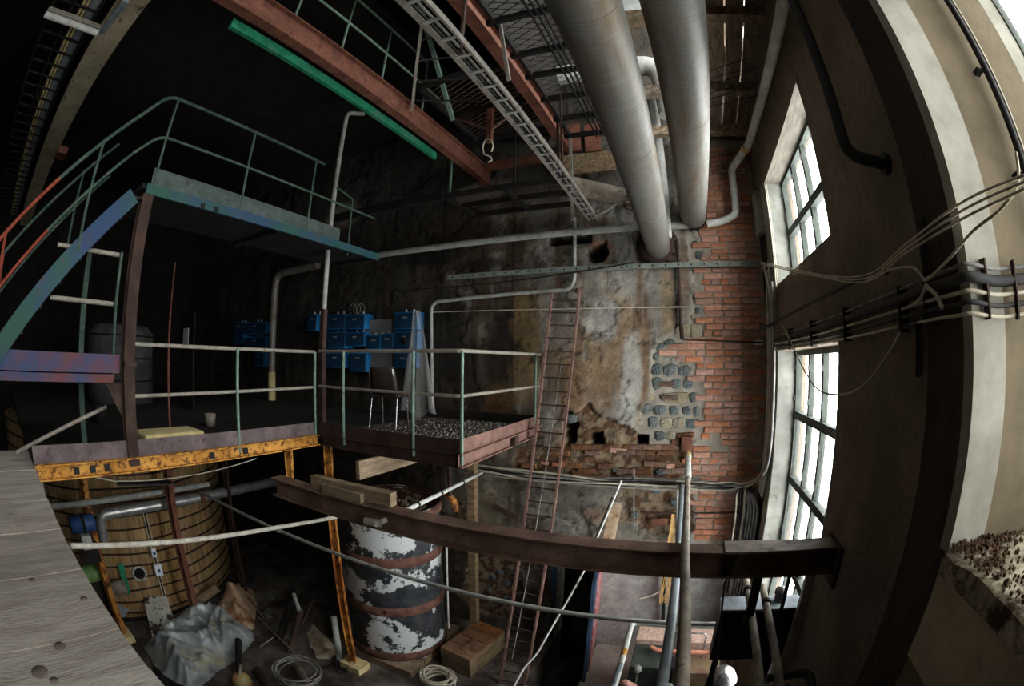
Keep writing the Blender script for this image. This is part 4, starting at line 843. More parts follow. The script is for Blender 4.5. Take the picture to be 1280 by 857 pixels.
# ------------------------------------------------------------------ big overhead pipes
def bigpipe(name,A,B,r,label,ext,flange):
    d_=(B-A).normalized(); t=thing(name,label,'pipe',B)
    pts=[]; L_=(B-A).length; n=60
    g=MB()
    pr=[]
    for i in range(n+1): pr.append(A.lerp(B,i/n))
    g.tube(pr,r,28); g.build('tube',M['galv'],t)
    k=int(L_/1.5)
    for i in range(1,k):
        q=A.lerp(B,i/k); MB().tube([q-d_*.012,q+d_*.012],r+.0015,28).build('seam_band',M['galv'],t)
    if flange:
        rg=MB(); ys_=B.y-.02
        c=Vector((B.x,6.435,B.z)); rg.lathe(c,[(r-.01,-.03),(r+.13,-.03),(r+.13,.0),(r-.01,0)],36,'Y').build('flange',M['rust'],t)
        for i in range(12):
            a=2*math.pi*i/12; MB().lathe(c+Vector(((r+.08)*math.cos(a),-.03,(r+.08)*math.sin(a))),[(.02,0),(.02,-.02),(0,-.02)],8,'Y').build('bolt',M['dark'],t)
    return t
B1=(P(802,305,'Y',6.45)+P(843,312,'Y',6.45))/2; A1=(P(694,0,'Z',0.0) if 0 else None)
# pipe 1 runs from the wall over the viewer: edge rays at the top of the picture give its line
def along(B,pxl,pxr,py,y): 
    a=P(pxl,py,'Y',y); b=P(pxr,py,'Y',y); return (a+b)/2
A1=along(B1,694,766,0,1.63); r1=.185
bigpipe('duct_pipe',A1+(A1-B1).normalized()*3.2,B1,r1,'larger galvanised overhead pipe ending in a bolted flange on the plaster wall',0,True)
B2=(P(850,268,'Y',6.35)+P(883,272,'Y',6.35))/2; A2=along(B2,808,872,0,1.93); r2=.19
t=bigpipe('duct_pipe',A2+(A2-B2).normalized()*3.2,B2,r2,'galvanised overhead pipe ending above the ragged brick edge',0,False)
d2=(B2-A2).normalized()
MB().tube([B2-d2*.02,B2+d2*.02],r2+.015,28).build('clamp_ring',M['dark'],t)
MB().tube([B2,B2+d2*.07],[r2-.005,r2-.03],24).build('end_bend',M['pipe_white'],t)
for s_ in (-.05,.05): MB().box(B2+d2*.03+Vector((s_-.02,-.03,-r2-.03)),B2+d2*.03+Vector((s_+.02,.02,-r2+.02))).build('bolt',M['dark'],t)
single(MB().tube([V(-.22,6.25,1.75),V(-.22,6.25,4.1)],.075,16).lathe(V(-.22,6.25,4.1),[(.075,0),(.11,.03),(.11,.1),(.08,.17),(.03,.2),(0,.2)],16),'vent_pipe',M['pipe_white'],'white vertical vent pipe with a round cap between the two big overhead pipes','pipe')
pipe('upper_bend_pipe',[V(-2.4,6.0,4.62),V(-.02,6.0,4.62),V(.02,6.0,3.6)],.17,M['pipe_white'],'pale pipe bend high up between the two big overhead pipes','pipe',18,.35)
pipe('red_stub_pipe',[V(-1.2,6.2,4.1),V(-.3,6.2,4.1)],.1,M['rust_red'],'short brown pipe below the pale bend high in the roof','pipe',14)
# white pipe at the window side
q0=P(980,0,'X',.92); q1=P(932,190,'Y',6.0); 
wp_=[P(986,-30,'Y',2.25),P(980,0,'Y',2.5),P(957,105,'Y',4.0),P(936,180,'Y',5.6),P(914,212,'Y',6.28),P(920,268,'Y',6.3),P(904,276,'Y',6.32),P(884,280,'Y',6.34)]
pw_=pipe('white_drain_pipe',wp_,.055,M['pipe_white'],'white pipe slanting down past the top of the brick wall to two elbows','pipe',12,.08,[('coupling',[wp_[3].lerp(wp_[4],.1),wp_[3].lerp(wp_[4],.22)],.068,M['straw'])])
# long pipes and trays along the wall
lp=[P(x,y,'Y',6.36) for x,y in ((478,318),(560,307),(640,297),(714,290),(808,283),(868,281))]
zz=sum(p.z for p in lp)/len(lp)
pipe('long_pipe',[Vector((lp[0].x-1.2,6.36,lp[0].z)),lp[1],lp[3],lp[5]],.055,M['pipe_grey'],'long pale pipe sloping slightly along the upper back wall behind the ladder tray','pipe',12,.3)
for p in (lp[1],lp[3],lp[4]): single(MB().box(p+Vector((-.02,.03,-.06)),p+Vector((.02,.15,.06))),'pipe_bracket',M['dark'],{0:'bracket of the long pale wall pipe far from the windows',1:'bracket of the long pale wall pipe near the hanging post',2:'bracket of the long pale wall pipe beside the larger duct'}[[lp[1],lp[3],lp[4]].index(p)],'bracket')
pt=thing('perforated_rail','green grey perforated rail running level along the back wall to the brick corner','rail',P(760,335,'Y',6.4))
a=P(560,347,'Y',6.38); b=P(966,330,'Y',6.38); b.z=a.z=(a.z+P(880,330,'Y',6.38).z)/2; b.x=1.14
MB().box(a+Vector((0,-.02,-.035)),b+Vector((0,.06,.035))).build('channel',mat('greenish_channel',(104,112,104),(136,144,136),7,.6,c3=(74,60,46),s3=7),pt)
for i in range(26):
    q=a.lerp(b,(i+.5)/26); MB().box(q+Vector((-.012,-.024,-.012)),q+Vector((.012,-.019,.012))).build('slot',M['dark'],pt)
cb=MB(); cb.tube(sag(a+Vector((-1.6,-.03,-.12)),a.lerp(b,.62)+Vector((0,-.03,.05)),.12,14),.012,6)
single(cb,'slack_cable',M['black_cable'],'dark slack cable clipped beneath the perforated rail','cable')
a=P(538,390,'Y',6.42); b=P(945,383,'Y',6.38)
single(MB().tube([a,P(700,386,'Y',6.42),b],.008,6),'thin_wire',M['cable'],'thin pale wire stretched level across plaster and brick','wire')
u_=[P(718,272,'Y',6.41),P(718,350,'Y',6.41),P(712,362,'Y',6.41),P(640,367,'Y',6.41),P(545,377,'Y',6.41),P(539,384,'Y',6.41),P(541,508,'Y',6.41)]
pipe('u_conduit',u_,.03,M['pipe_grey'],'grey conduit bending round the ladder top and down beside the plastic sheet','conduit',10,.12)
a=P(838,320,'Y',6.4); single(MB().tube([P(846,300,'Y',6.4),P(851,408,'Y',6.42)],.022,8).tube([P(851,405,'Y',6.42),P(853,424,'Y',6.42)],.03,8),'rusty_pipe',M['rust'],'thin rusty vertical pipe between plaster and bricks','pipe')
single(MB().tube([P(853,424,'Y',6.41),P(952,428,'Y',6.41)],.014,8),'thin_conduit',M['rust'],'thin rusty conduit crossing the bricks at mid height','conduit')
single(MB().box(P(944,425,'Y',6.42),P(952,431,'Y',6.5)),'wire_clip',M['paper'],'small white clip at the end of the thin rusty conduit','clip')
pipe('lower_conduit',[P(800,640,'Y',6.4),P(830,641,'Y',6.4),P(925,640,'Y',6.4),P(934,646,'Y',6.25),P(938,651,'Y',6.1),P(939,690,'Y',6.1)],.016,M['rust'],'thin brown conduit across the lower bricks turning down at the corner','conduit',8,.12)
single(MB().bar(P(815,652,'Y',6.44),P(840,651,'Y',6.44),.04,.1),'flat_bar',M['rust_red'],'short rusty flat bar bolted to the wall beneath the cable tray','bar')
single(MB().bar(P(617,632,'Y',6.4),P(648,648,'Y',6.4),.06,.07),'rusty_bracket',M['rust'],'dark rusty bracket on the wall left of the ladder','bracket')
single(MB().tube([P(792,585,'Y',6.43),P(792,665,'Y',6.43)],.012,6),'drop_wire',M['cable_grey'],'thin grey wire dropping from the cable tray to the rusted beam','wire')
# cable bundle on its tray
tr=thing('cable_tray','cable bundle on a tray along the back wall behind ladder and beam','cable tray',P(760,606,'Y',6.4))
ta=P(578,588,'Y',6.38); tb=P(940,612,'Y',6.38); tz=E-1.755
MB().box((ta.x,6.3,tz-.02),(1.0,6.5,tz)).build('shelf',M['rail_grey'],tr)
for k in range(13):
    z0=tz+.015+.02*(k%4); y0=6.33+.025*(k//2); wv=random.uniform(0,6)
    pts=[Vector((ta.x+ (1.02-ta.x)*i/14, y0+.012*math.sin(i*1.3+wv), z0+.025*math.sin(i*.7+wv)*(i>1)+.03*(k==3)*math.sin(i*.5)+.06*max(0,1-i/4)*(k%3==0))) for i in range(15)]
    up_=k in (0,1,3,4,5,7,9,11)
    if up_: e=.96+.014*k; pts=pts[:-1]+[Vector((e-.12,6.32,z0+.01)),Vector((e+.02,6.22,z0+.07)),Vector((1.09,6.02-.015*k,z0+.22)),Vector((1.135,5.93-.025*k,z0+.5)),Vector((1.14,5.92-.025*k,z0+1.3)),Vector((1.14,5.92-.025*k,E+.45+.05*k))]
    else: e=1.06-.02*k; pts+=[Vector((e,6.3-.01*k,z0-.04)),Vector((e+.01,6.27-.012*k,z0-.35)),Vector((e,6.27-.012*k,z0-1.6))]
    MB().tube(spline(pts,3),[.015,.013,.018][k%3],6).build('cable',[M['cable'],M['cable_grey'],M['black_cable'],M['cable'],M['black_cable'],M['cable_grey']][k%6],tr)
for k in range(5):
    x=.98+.035*k; y=6.2-.06*k; MB().tube(spline([Vector((x-.3,6.36,tz-.03)),Vector((x-.12,6.3,tz-.03)),Vector((x-.02,y+.02,tz-.14)),Vector((x,y,tz-.5)),Vector((x-.01,y,tz-1.9))],4),.022,8).build('hose',M['cable_grey'] if k%2 else M['pipe_blue'],tr)
cv=thing('corner_cables','bunch of pale cables hanging down the corner strip beside the windows','cables',V(1.12,5.85,-1.7))
for k in range(7):
    x=1.13-.0*k; y=5.75+.06*k; top=E+1.3-.02*k
    pts=[Vector((x-.06*math.sin(.9*k),y,top)),Vector((x+.0,y+.03*math.sin(k*2),top-.35)),Vector((x,y+.02*math.sin(k*3),top-.9)),Vector((x,y+.01,E-.7)),Vector((x,y,E-1.4)),Vector((x-.01,y+.05,E-1.72))]
    MB().tube(spline(pts,4),.009,6).build('cable',M['cable'] if k%3 else M['cable_grey'],cv)
vq=MB()
for k in range(2): vq.tube([V(1.185,5.5+.09*k,.9),V(1.185,5.5+.09*k,2.25)],.008,6)
single(vq,'twin_wire',M['cable'],'twin wires running up the white jamb of the far upper window','wire')
# ------------------------------------------------------------------ cables on the window wall
pw=thing('black_conduits','black conduits and pale cables along the dark wall between the windows','conduits',V(1.16,3.5,.2))
def wl(pts,r,m,nm='cable'): MB().tube(spline(pts,4),r,8).build(nm,m,pw)
for k,(z,r,m) in enumerate([(.24,.008,M['cable']),(.20,.010,M['black_cable']),(.29,.022,M['black_cable']),(.335,.008,M['cable_grey']),(.16,.007,M['cable']),(.48,.016,M['black_cable'])]):
    wl([V(1.15,6.0,z+.0),V(1.155,4.5,z-.01),V(1.16,3.0,z),V(1.15,1.9,z+.01),V(1.125,1.5,z),V(1.14,1.415,z),V(1.3,1.415,z-.01),V(1.45,1.395,z),V(1.75,1.33,z+.03)] if k!=5 else [V(1.12,6.0,z),V(1.13,4,z+.02),V(1.12,2.6,z),V(1.13,2.2,z-.03)],r,m,'conduit' if r>.013 else 'cable')
for y in (2.1,3.0,3.9,4.8): MB().box(V(1.135,y-.006,.14),V(1.199,y+.006,.36)).build('clip',M['dark'],pw)
for x in (1.24,1.42): MB().box(V(x-.005,1.4-(x-1.24)*.12,.14),V(x+.005,1.44-(x-1.24)*.2,.36)).build('clip',M['rust'],pw)
hc=thing('hanging_cables','pale cables sagging from the wall rail across the upper windows','cables',P(1082,352,'X',1.1))
for k in range(3):
    o_=Vector((0,0,.018*k)); MB().tube(spline([Vector((1.12,6.3,E+1.36))+o_,P(1020,345,'X',1.12)+o_*.6,P(1082,352,'X',1.1)+o_,P(1130,318,'X',1.1)+o_,P(1200,275,'X',1.1)+o_*1.5,P(1280,236,'X',1.1)+o_,P(1330,210,'X',1.1)],5),.0055,6).build('cable',M['cable'],hc)
MB().tube(spline([P(1082,352,'X',1.1),P(1110,338,'X',1.1),P(1140,334,'X',1.1),P(1152,345,'X',1.1),P(1158,350,'X',1.1),P(1180,330,'X',1.1),P(1215,290,'X',1.1),P(1250,262,'X',1.1),P(1272,230,'X',1.13),P(1270,190,'X',1.15)],5),.0065,6).build('cable',M['cable'],hc)
MB().tube(spline([P(1158,358,'X',1.12),P(1170,368,'X',1.12),P(1178,385,'X',1.12)],5),.011,6).build('cable_end',M['cable'],hc)
MB().tube(spline([P(1158,355,'X',1.12),P(1150,374,'X',1.12),P(1138,383,'X',1.12)],5),.009,6).build('cable_end',M['cable'],hc)
MB().tube([P(1155,272,'X',1.18),P(1156,345,'X',1.15),P(1157,400,'X',1.15)],.014,6).build('black_drop',M['black'],hc)
single(MB().tube(spline([P(975,400,'X',1.15),P(990,430,'X',1.12),P(1005,462,'X',1.05),P(1022,486,'X',1.02),P(1045,493,'X',1.0),P(1075,485,'X',1.03),P(1105,450,'X',1.1),P(1128,410,'X',1.17)],5),.007,6),'loop_cable',M['cable'],'single pale cable hanging in a loop across the lower far window','cable')
single(MB().bar(P(1147,402,'X',1.16),P(1147,470,'X',1.18),.03,.04).bar(P(1125,408,'X',1.16),P(1150,405,'X',1.16),.03,.03),'black_bracket',M['black'],'black angle bracket on the dark wall under the conduits','bracket')
pipe('black_bent_pipe',[V(.95,2.03,3.4),V(.94,2.07,1.02),V(1.165,2.07,.99)],.035,M['black'],'black pipe dropping from the roof and elbowing into the dark wall','pipe',12,.1,[('flange',[V(1.165,2.07,.99),V(1.199,2.07,.99)],.06,M['black'])])
jp=thing('jamb_pipe','black pipe with a pale wire climbing the yellowed jamb of the nearest window','pipe',V(1.6,1.36,.5))
MB().tube([V(1.62,1.33,.42),V(1.62,1.33,2.7)],.022,8).build('pipe',M['black'],jp); MB().tube([V(1.655,1.32,.42),V(1.655,1.32,2.7)],.008,6).build('wire',M['cable'],jp)
for z in (.7,1.2,1.7,2.2): MB().box(V(1.56,1.34,z),V(1.6,1.39,z+.02)).build('clip',M['dark'],jp)
# ------------------------------------------------------------------ roof framing
BX=-3.05
b1=thing('roof_beam','brown rusted roof beam carrying the guard rail of the dark upper floor','beam',V(BX,6.3,2.92))
MB().ibeam(V(BX+.0,-1.2,3.05),V(BX,6.42,3.05),.12,.29,.014).build('girder',M['rust_red'],b1)
g=MB().bar(V(-3.2,1.3,2.86),V(-3.2,4.95,2.86),.05,.1); g.build('green_channel',M['green'],b1)
rail(b1,'',[[(BX,-.6,4.1),(BX,4.3,4.1)]],[[(BX,-.6,3.66),(BX,5.2,3.66)]],[((BX,y,3.2),(BX,y,4.1)) for y in (1.9,2.65,3.4,4.3)],M['rail_green'],M['rail_green'],.018,.015)
BX2=-1.68
b2=thing('roof_beam','red brown roof beam above the hanging cable tray','beam',V(BX2,6.3,3.32))
MB().ibeam(V(BX2,-1.2,3.43),V(BX2,6.42,3.43),.14,.26,.014).build('girder',M['rust_red'],b2)
# hanging tray
ht=thing('hanging_cable_tray','pale ladder type cable tray hanging below the red brown roof beam','cable tray',V(-1.3,6.3,2.1))
for x in (-1.375,-1.235): MB().bar(V(x,-1.2,2.13),V(x,6.42,2.13),.018,.055).build('side_rail',M['rail_grey'],ht)
for i in range(34): y=-1.1+7.4*i/33; MB().bar(V(-1.375,y,2.12),V(-1.235,y,2.12),.03,.012).build('rung',M['pipe_grey'],ht)
for k in range(3): MB().tube([V(-1.35+.04*k,-1.2,2.145),V(-1.345+.04*k,2,2.15),V(-1.35+.04*k,6.3,2.145)],.012,6).build('cable',M['cable_grey'] if k==1 else M['black_cable'],ht)
for y in (2.2,4.7): MB().bar(V(-1.30,y,2.11),V(-1.30,y,3.3),.02,.03).build('hanger',M['rust'],ht)
hk=thing('hook_post','red oxide hanging post with a loop of pale rope at its end','hanger',P(612,175,'Y',4.9))
hp=P(612,178,'Y',4.9); tp_=Vector((hp.x,hp.y,E+3.415))
MB().bar(hp,tp_,.075,.075).build('post',M['rust_red'],hk)
MB().bar(hp.lerp(tp_,.35),tp_+Vector((-.5,0,-.05)),.03,.03).build('brace',M['rust_pink'],hk); MB().bar(hp.lerp(tp_,.35),tp_+Vector((.45,0,-.05)),.03,.03).build('brace',M['rust_pink'],hk)
MB().tube([hp+Vector((-.04,-.05,.02)),hp+Vector((-.07,-.06,-.08)),hp+Vector((-.05,-.06,-.2)),hp+Vector((.05,-.06,-.26)),hp+Vector((.07,-.06,-.31)),hp+Vector((.02,-.06,-.33))],.012,6).build('rope',M['cable'],hk)
MB().tube([hp+Vector((-.03,-.05,.03)),hp+Vector((.05,-.06,.0)),hp+Vector((.08,-.06,-.1)),hp+Vector((.06,-.06,-.18))],.012,6).build('rope',M['cable'],hk)
# expanded metal walkways
def expanded(x0,x1,y0,y1,z,cx=.11,cy=.05,parent=None,w_=.013,m=None):
    mb=MB(); ny=int((y1-y0)/cy); nx=int((x1-x0)/cx)
    for j in range(ny+1):
        y=y0+j*cy
        for i in range(nx):
            xa=x0+i*cx; s_=1 if (i+j)%2 else -1
            a=V(xa,y+s_*cy*.42,z); b=V(xa+cx,y-s_*cy*.42,z)
            mb.add([a+Vector((0,-w_,0)),b+Vector((0,-w_,0)),b+Vector((0,w_,.012)),a+Vector((0,w_,.012))],[(0,1,2,3)])
    o=mb.build('expanded_mesh',m or M['mesh'],parent); o['kind']='stuff'; return o
w1=thing('mesh_walkway','expanded metal walkway running overhead beside the larger pipe','walkway',V(-1,3.5,3.4))
expanded(-1.55,-.45,.6,6.0,3.42,.11,.055,w1)
for y in (.9,1.45,2.0,2.6,3.18,3.82,4.28,4.85,5.4,5.95): MB().bar(V(-1.6,y,3.37),V(-.4,y,3.37),.05,.07).build('cross_bar',M['dark'],w1)
for x in (-1.52,-.45): MB().bar(V(x,.6,3.38),V(x,6.0,3.38),.04,.07).build('side_bar',M['dark'],w1)
for x in (-1.12,-1.06,-1.0): MB().tube([V(x,.6,3.33),V(x,6.0,3.33)],.014,6).build('conduit',M['dark'],w1)
w2=thing('mesh_landing','dark suspended mesh landing between the two roof beams','walkway',V(-2.4,4.7,3.4))
expanded(-2.95,-1.78,4.05,5.75,3.5,.1,.045,w2,.014,M['rust_lit'])
for y in (4.03,4.9,5.77): MB().bar(V(-2.98,y,3.45),V(-1.76,y,3.45),.06,.08).build('cross_bar',M['dark'],w2)
for x in (-2.96,-1.78): MB().bar(V(x,4.03,3.45),V(x,5.77,3.45),.05,.08).build('side_bar',M['dark'],w2)
w3=thing('mesh_gallery','lower mesh gallery hung along the back wall under the roof beams','walkway',V(-2.3,5.9,2.4))
expanded(-3.25,-1.55,5.45,6.38,2.46,.09,.045,w3,.016,M['rust_lit'])
for y in (5.42,5.9,6.38): MB().bar(V(-3.3,y,2.41),V(-1.52,y,2.41),.05,.08).build('cross_bar',M['dark'],w3)
for x in (-3.28,-1.54,-2.35): MB().bar(V(x,5.42,2.41),V(x,6.4,2.41),.05,.07).build('side_bar',M['dark'],w3)
for x in (-3.22,-2.2,-1.56): MB().bar(V(x,5.45,2.4),V(x,5.45,3.4),.03,.03).build('hanger',M['rail_green'] if x<-3 else M['dark'],w3)
MB().bar(V(-5.6,5.4,2.42),V(-3.3,5.4,2.42),.06,.14).build('bearer',M['dark'],w3)
hp1=P(710,185,'Y',5.9)
single(MB().bar(V(-1.5,5.9,1.98),V(-1.5,5.9,3.3),.04,.04),'hanging_post',M['rail_grey'],'thin pale hanging post beside the lower end of the cable tray','post')
single(MB().bar(P(625,30,'Y',3.3),P(636,100,'Y',3.3),.035,.035),'hanging_post',M['rail_grey'],'thin pale post hanging beside the mesh walkway edge','post')
single(MB().box(V(-3.0,6.2,3.13),V(-1.75,6.3,3.25)),'cross_beam',M['rust_red'],'red brown cross beam near the back wall below the mesh landing','beam')
single(MB().box(V(-3.2,5.8,3.5),V(-1.7,5.9,3.66)),'cross_beam',M['dark'],'black cross beam behind the dark mesh landing','beam')
gl_=thing('roof_ladder','pale green and white roof ladder behind the hanging cable tray','ladder',P(515,135,'Y',4.05))
la,lb=P(515,138,'Y',4.0),P(530,12,'Y',3.1); lc,ld_=P(566,150,'Y',4.5),P(524,5,'Y',3.2)
MB().bar(la,lb,.035,.05).build('stile',M['rail_grey'],gl_); MB().bar(lc,ld_,.05,.05).build('stile',M['rail_green'],gl_)
for t in (.1,.3,.5,.7,.9): MB().tube([la.lerp(lb,t),lc.lerp(ld_,t)+Vector((.5*(1-t),0,0))],.012,6).build('rung',M['dark'],gl_)
# timber roof beams and boards at the window side
for k,(y,lab) in enumerate(((3.52,'first dark timber roof joist over the two big pipes'),(4.98,'second timber roof joist, halfway to the brick wall'),(6.1,'last timber roof joist, closest to the top of the brick wall'))):
    single(MB().box(V(-.42,y-.07,3.3),V(1.19,y+.07,3.44)),'timber_joist',M['timber_dark'],lab,'joist',bevel=.004)
bx=[.62,.83,1.02,1.19]
rb=thing('roof_boards','dark weathered roof boards with bright gaps above the white pipe','boards',V(.9,4.5,3.45))
for a,b in ((.585,.785),(.81,1.0),(1.02,1.19)): MB().box(V(a,2.0,3.445),V(b,6.5,3.48),.004).build('plank',M['timber_dark'],rb)
tw_=MB()
for k in range(6): tw_.tube([P(884,90+9*k,'Z',3.15),P(948,68+9*k+ (k%2)*6,'Z',3.25)],.006,5)
single(tw_,'roof_wires',M['black_cable'],'thin black wires fanning below the roof boards','wires',kind='stuff')
top=MB()
for k in range(30):
    x=random.uniform(.15,1.1); z=2.78+random.random()*.42; top.box(V(x,6.4,z),V(min(x+random.uniform(.05,.25),1.15),6.47,z+random.uniform(.01,.03)),.008)
single(top,'splintered_lath',M['timber_dark'],'splintered laths along the top of the brick wall','laths',kind='stuff')
# inclined dark duct
a=P(715,232,'Y',6.0); b=P(792,250,'Y',6.2)
du=thing('dark_duct','dark inclined duct with a pink clamped collar behind the larger pipe','duct',b)
MB().tube([a,b],.14,20).build('tube',M['pipe_brown'],du); MB().tube([b-(b-a).normalized()*.1,b+(b-a).normalized()*.03],.16,20).build('collar',M['rust_pink'],du)
dr_=(b-a).normalized()
for i in range(10):
    an=2*math.pi*i/10; s1=Vector((0,math.cos(an),math.sin(an))); MB().tube([b+s1*.165-dr_*.1,b+s1*.165+dr_*.04],.012,6).build('clip',M['steel'],du)
single(MB().tube(spline([P(735,268,'Y',6.2),P(752,266,'Y',6.1),P(768,256,'Y',6.1),P(772,250,'Y',6.1)],5),.02,8),'tray_cable',M['cable_grey'],'grey cable curling from the tray end to the dark duct','cable')
# ------------------------------------------------------------------ upper walkway and stair
uw=thing('upper_walkway','upper steel walkway with blue green edge channel and tube rails','walkway',V(FX-.6,3,1.45))
MB().box(V(FX-1.1,1.3,1.5),V(FX-.02,5.05,1.55)).build('deck',M['dark'],uw)
MB().bar(V(FX,1.34,1.495),V(FX,5.05,1.495),.04,.1).build('edge_channel',M['stair_blue'],uw)
MB().bar(V(FX,1.38,1.63),V(FX,4.2,1.63),.01,.17).build('toe_board',mat('grey_green_toe',(58,68,62),(74,84,82),5,.7,c3=(52,44,42),s3=14),uw)
UR=[(FX,-.35,.72),(FX,1.25,2.42),(FX,1.5,2.5),(FX,4.4,2.55)]
MB().tube(bend([V(FX,1.08,2.235),V(FX,1.3,2.5),V(FX,3.75,2.5)],.12),.02,8).build('top_rail',M['rail_unlit'],uw)
MB().tube(bend([V(FX,1.08,1.785),V(FX,1.35,2.05),V(FX,4.9,2.05)],.12),.016,8).build('mid_rail',M['rail_unlit'],uw)
for y in (1.42,2.55,3.6): MB().tube([V(FX,y,1.5),V(FX,y,2.5)],.016,8).build('post',M['rail_unlit'],uw)
MB().tube([V(FX-.2,4.6,1.45),V(FX-.2,4.6,2.3),V(FX-.25,4.3,2.4)],.016,8).build('post',M['rail_unlit'],uw)
for y in (2.02,2.2): MB().box(V(FX-.01,y,1.45),V(FX+.03,y+.05,1.5)).build('bracket',M['dark'],uw)
for y in (1.4,3.2,5.0): MB().bar(V(FX-1.1,y,1.47),V(FX,y,1.47),.06,.06).build('cross_bar',M['dark'],uw)
sc=thing('steel_stair','steep blue green steel stair with orange red handrails','stair',V(FX-.5,-.1,-.2))
MB().bar(V(FX,-.12,-.12),V(FX,1.22,1.40),.012,.16,(0,-.75,.65)).build('stringer',M['stair_blue'],sc)
MB().bar(V(FX-.85,-.12,-.12),V(FX-.85,1.22,1.40),.012,.16,(0,-.75,.65)).build('stringer',M['stair_blue'],sc)
for i in range(2,9):
    t=(i+.5)/9; y=-.35+1.67*t; z=-.42+1.92*t; MB().box(V(FX-.84,y-.1,z-.012),V(FX-.01,y+.1,z+.012)).build('tread',M['mesh'],sc)
def srail(x,dz,m0,m1,rr,nm):
    a=V(x,-.5,-.42-.17+dz); b=V(x,.35,.39+dz); c=V(x,1.08,1.23+dz)
    MB().tube([a,b],rr,8).build(nm,m0,sc); MB().tube([b,c],rr,8).build(nm,m1,sc)
srail(FX,1.0,M['red_rail'],M['rail_unlit'],.02,'handrail'); srail(FX,.55,M['red_rail'],M['rail_unlit'],.016,'mid_rail')
srail(FX-.85,.98,M['rail_unlit'],M['rail_unlit'],.018,'handrail'); srail(FX-.85,.6,M['rail_unlit'],M['rail_unlit'],.014,'mid_rail')
for x in (FX,FX-.85):
    for y in (-.1,.72): z=-.42+1.92*(y+.35)/1.67; MB().tube([V(x,y,z),V(x,y,z+1.0)],.016,8).build('post',M['red_rail'] if y<0 else M['rail_unlit'],sc)
lw_=thing('stair_landing','landing with a red and blue peeling channel at the stair foot','landing',V(FX-.5,.5,-.26))
MB().bar(V(FX-.03,-.9,-.10),V(FX-.03,1.28,-.10),.012,.16).build('toe_board',M['stair_red'],lw_)
MB().bar(V(FX-.02,-.9,-.225),V(FX-.02,1.2,-.225),.06,.07).build('edge_channel',M['stair_red'],lw_)
MB().prism([V(FX-.02,1.3,-.27),V(FX-.02,1.12,-.27),V(FX-.02,1.3,-.58)],(.012,0,0)).build('gusset',M['rust'],lw_)
MB().box(V(FX-1.2,-.9,-.22),V(FX-.05,1.26,-.19)).build('deck',M['dark'],lw_)
MB().tube([V(FX-.06,1.22,-.2),V(FX-.06,1.22,.88)],.018,8).build('post',M['rail_unlit'],lw_)
for z in (.86,.42): MB().tube([V(FX-.1,.5,z),V(FX-.1,1.24,z)],.022,8).build('rail',M['rail_grey'],lw_)
MB().bar(V(FX-.5,.95,-.905),V(FX-.5,.95,.95),.06,.06).build('post',M['rail_unlit'],lw_)
MB().tube([V(FX-.3,.1,-.88),V(FX-.3,1.2,-.5)],.02,8).build('brace',M['rail_grey'],lw_)
# cable ladder and lamp under the upper floor
cld=thing('cable_ladder','dark cable ladder with a tan cable strip beside the old concrete beam','cable ladder',V(-6,-.3,2.85))
for y in (-.6,-.35,-.02): MB().bar(V(-12,y,2.9),V(-2.4,y,2.9),.03,.04).build('side_rail',M['dark'],cld)
for i in range(34): x=-2.5-9.4*i/33; MB().bar(V(x,-.6,2.9),V(x,-.02,2.9),.025,.02).build('rung',M['dark'],cld)
for y in (-.24,-.19): MB().tube([V(-12,y,2.93),V(-2.4,y,2.93)],.02,6).build('cable',M['foam'],cld)
MB().box(V(-12,-.16,2.92),V(-2.4,-.05,2.94)).build('cover',M['pipe_blue'],cld)
for x in (-3,-6,-9): MB().bar(V(x,-.3,2.9),V(x,-.3,4.41),.03,.03).build('hanger',M['dark'],cld)
lt=thing('tube_lamp','unlit white tube lamp hung across the cable ladder','lamp',V(-4.05,-.3,2.75))
MB().tube([V(-4.05,-.62,2.78),V(-4.05,.12,2.78)],.035,10).build('tube',M['pipe_white'],lt); MB().bar(V(-4.05,-.62,2.84),V(-4.05,.12,2.84),.05,.05).build('housing',M['rail_grey'],lt)
single(MB().bar(P(128,40,'Z',2.83),P(158,0,'Z',2.83),.08,.05),'lamp_trunking',M['pipe_blue'],'grey trunking running along the concrete beam past the tube lamp','trunking')
single(MB().box(V(-7.4,.42,2.75),V(-7.1,.6,2.86)),'rusty_bracket',M['rust_red'],'small rusty bracket on the lower edge of the concrete beam','bracket')
# things on the dark platform
a=P(182,541,'Z',-.83); b=P(253,534,'Z',-.83)
mt_=thing('foam_mat','pale yellow foam block lying on the platform behind the edge board','mat',(a+b)/2)
fb=MB().bar(V(-4.55,1.6,-.84),V(-4.55,2.35,-.84),.42,.14).build('block',M['foam'],mt_,.03)
q=P(232,421,'Y',3.6); single(MB().box(q+Vector((-.11,0,-.15)),q+Vector((.11,.012,.15))),'notice',M['paper'],'small white notice in the dark beyond the brown column','notice')
single(MB().box(q+Vector((-.3,.014,0))-Vector((0,0,q.z-E+.9)),q+Vector((.3,.05,.4))),'dark_board',M['dark'],'dark panel carrying the small white notice','panel')
single(MB().tube([P(213,542,'Y',2.2),P(219,328,'Y',2.9)],.016,8),'red_rod',M['rust_red'],'thin red brown rod standing on the platform behind the guard rail','rod')
pipe('bent_wall_pipe',[Vector((P(340,505,'Y',6.2).x,6.2,E-.91)),Vector((P(340,505,'Y',6.2).x,6.2,E+1.83)),Vector((P(340,505,'Y',6.2).x+1.3,6.3,E+1.9))],.085,M['galv'],'galvanised pipe rising from the platform and bending towards the cabinets','pipe',14,.25,[('yellow_foot',[Vector((P(340,505,'Y',6.2).x,6.2,E-.91)),Vector((P(340,505,'Y',6.2).x,6.2,E-.3))],.088,M['foam'])])
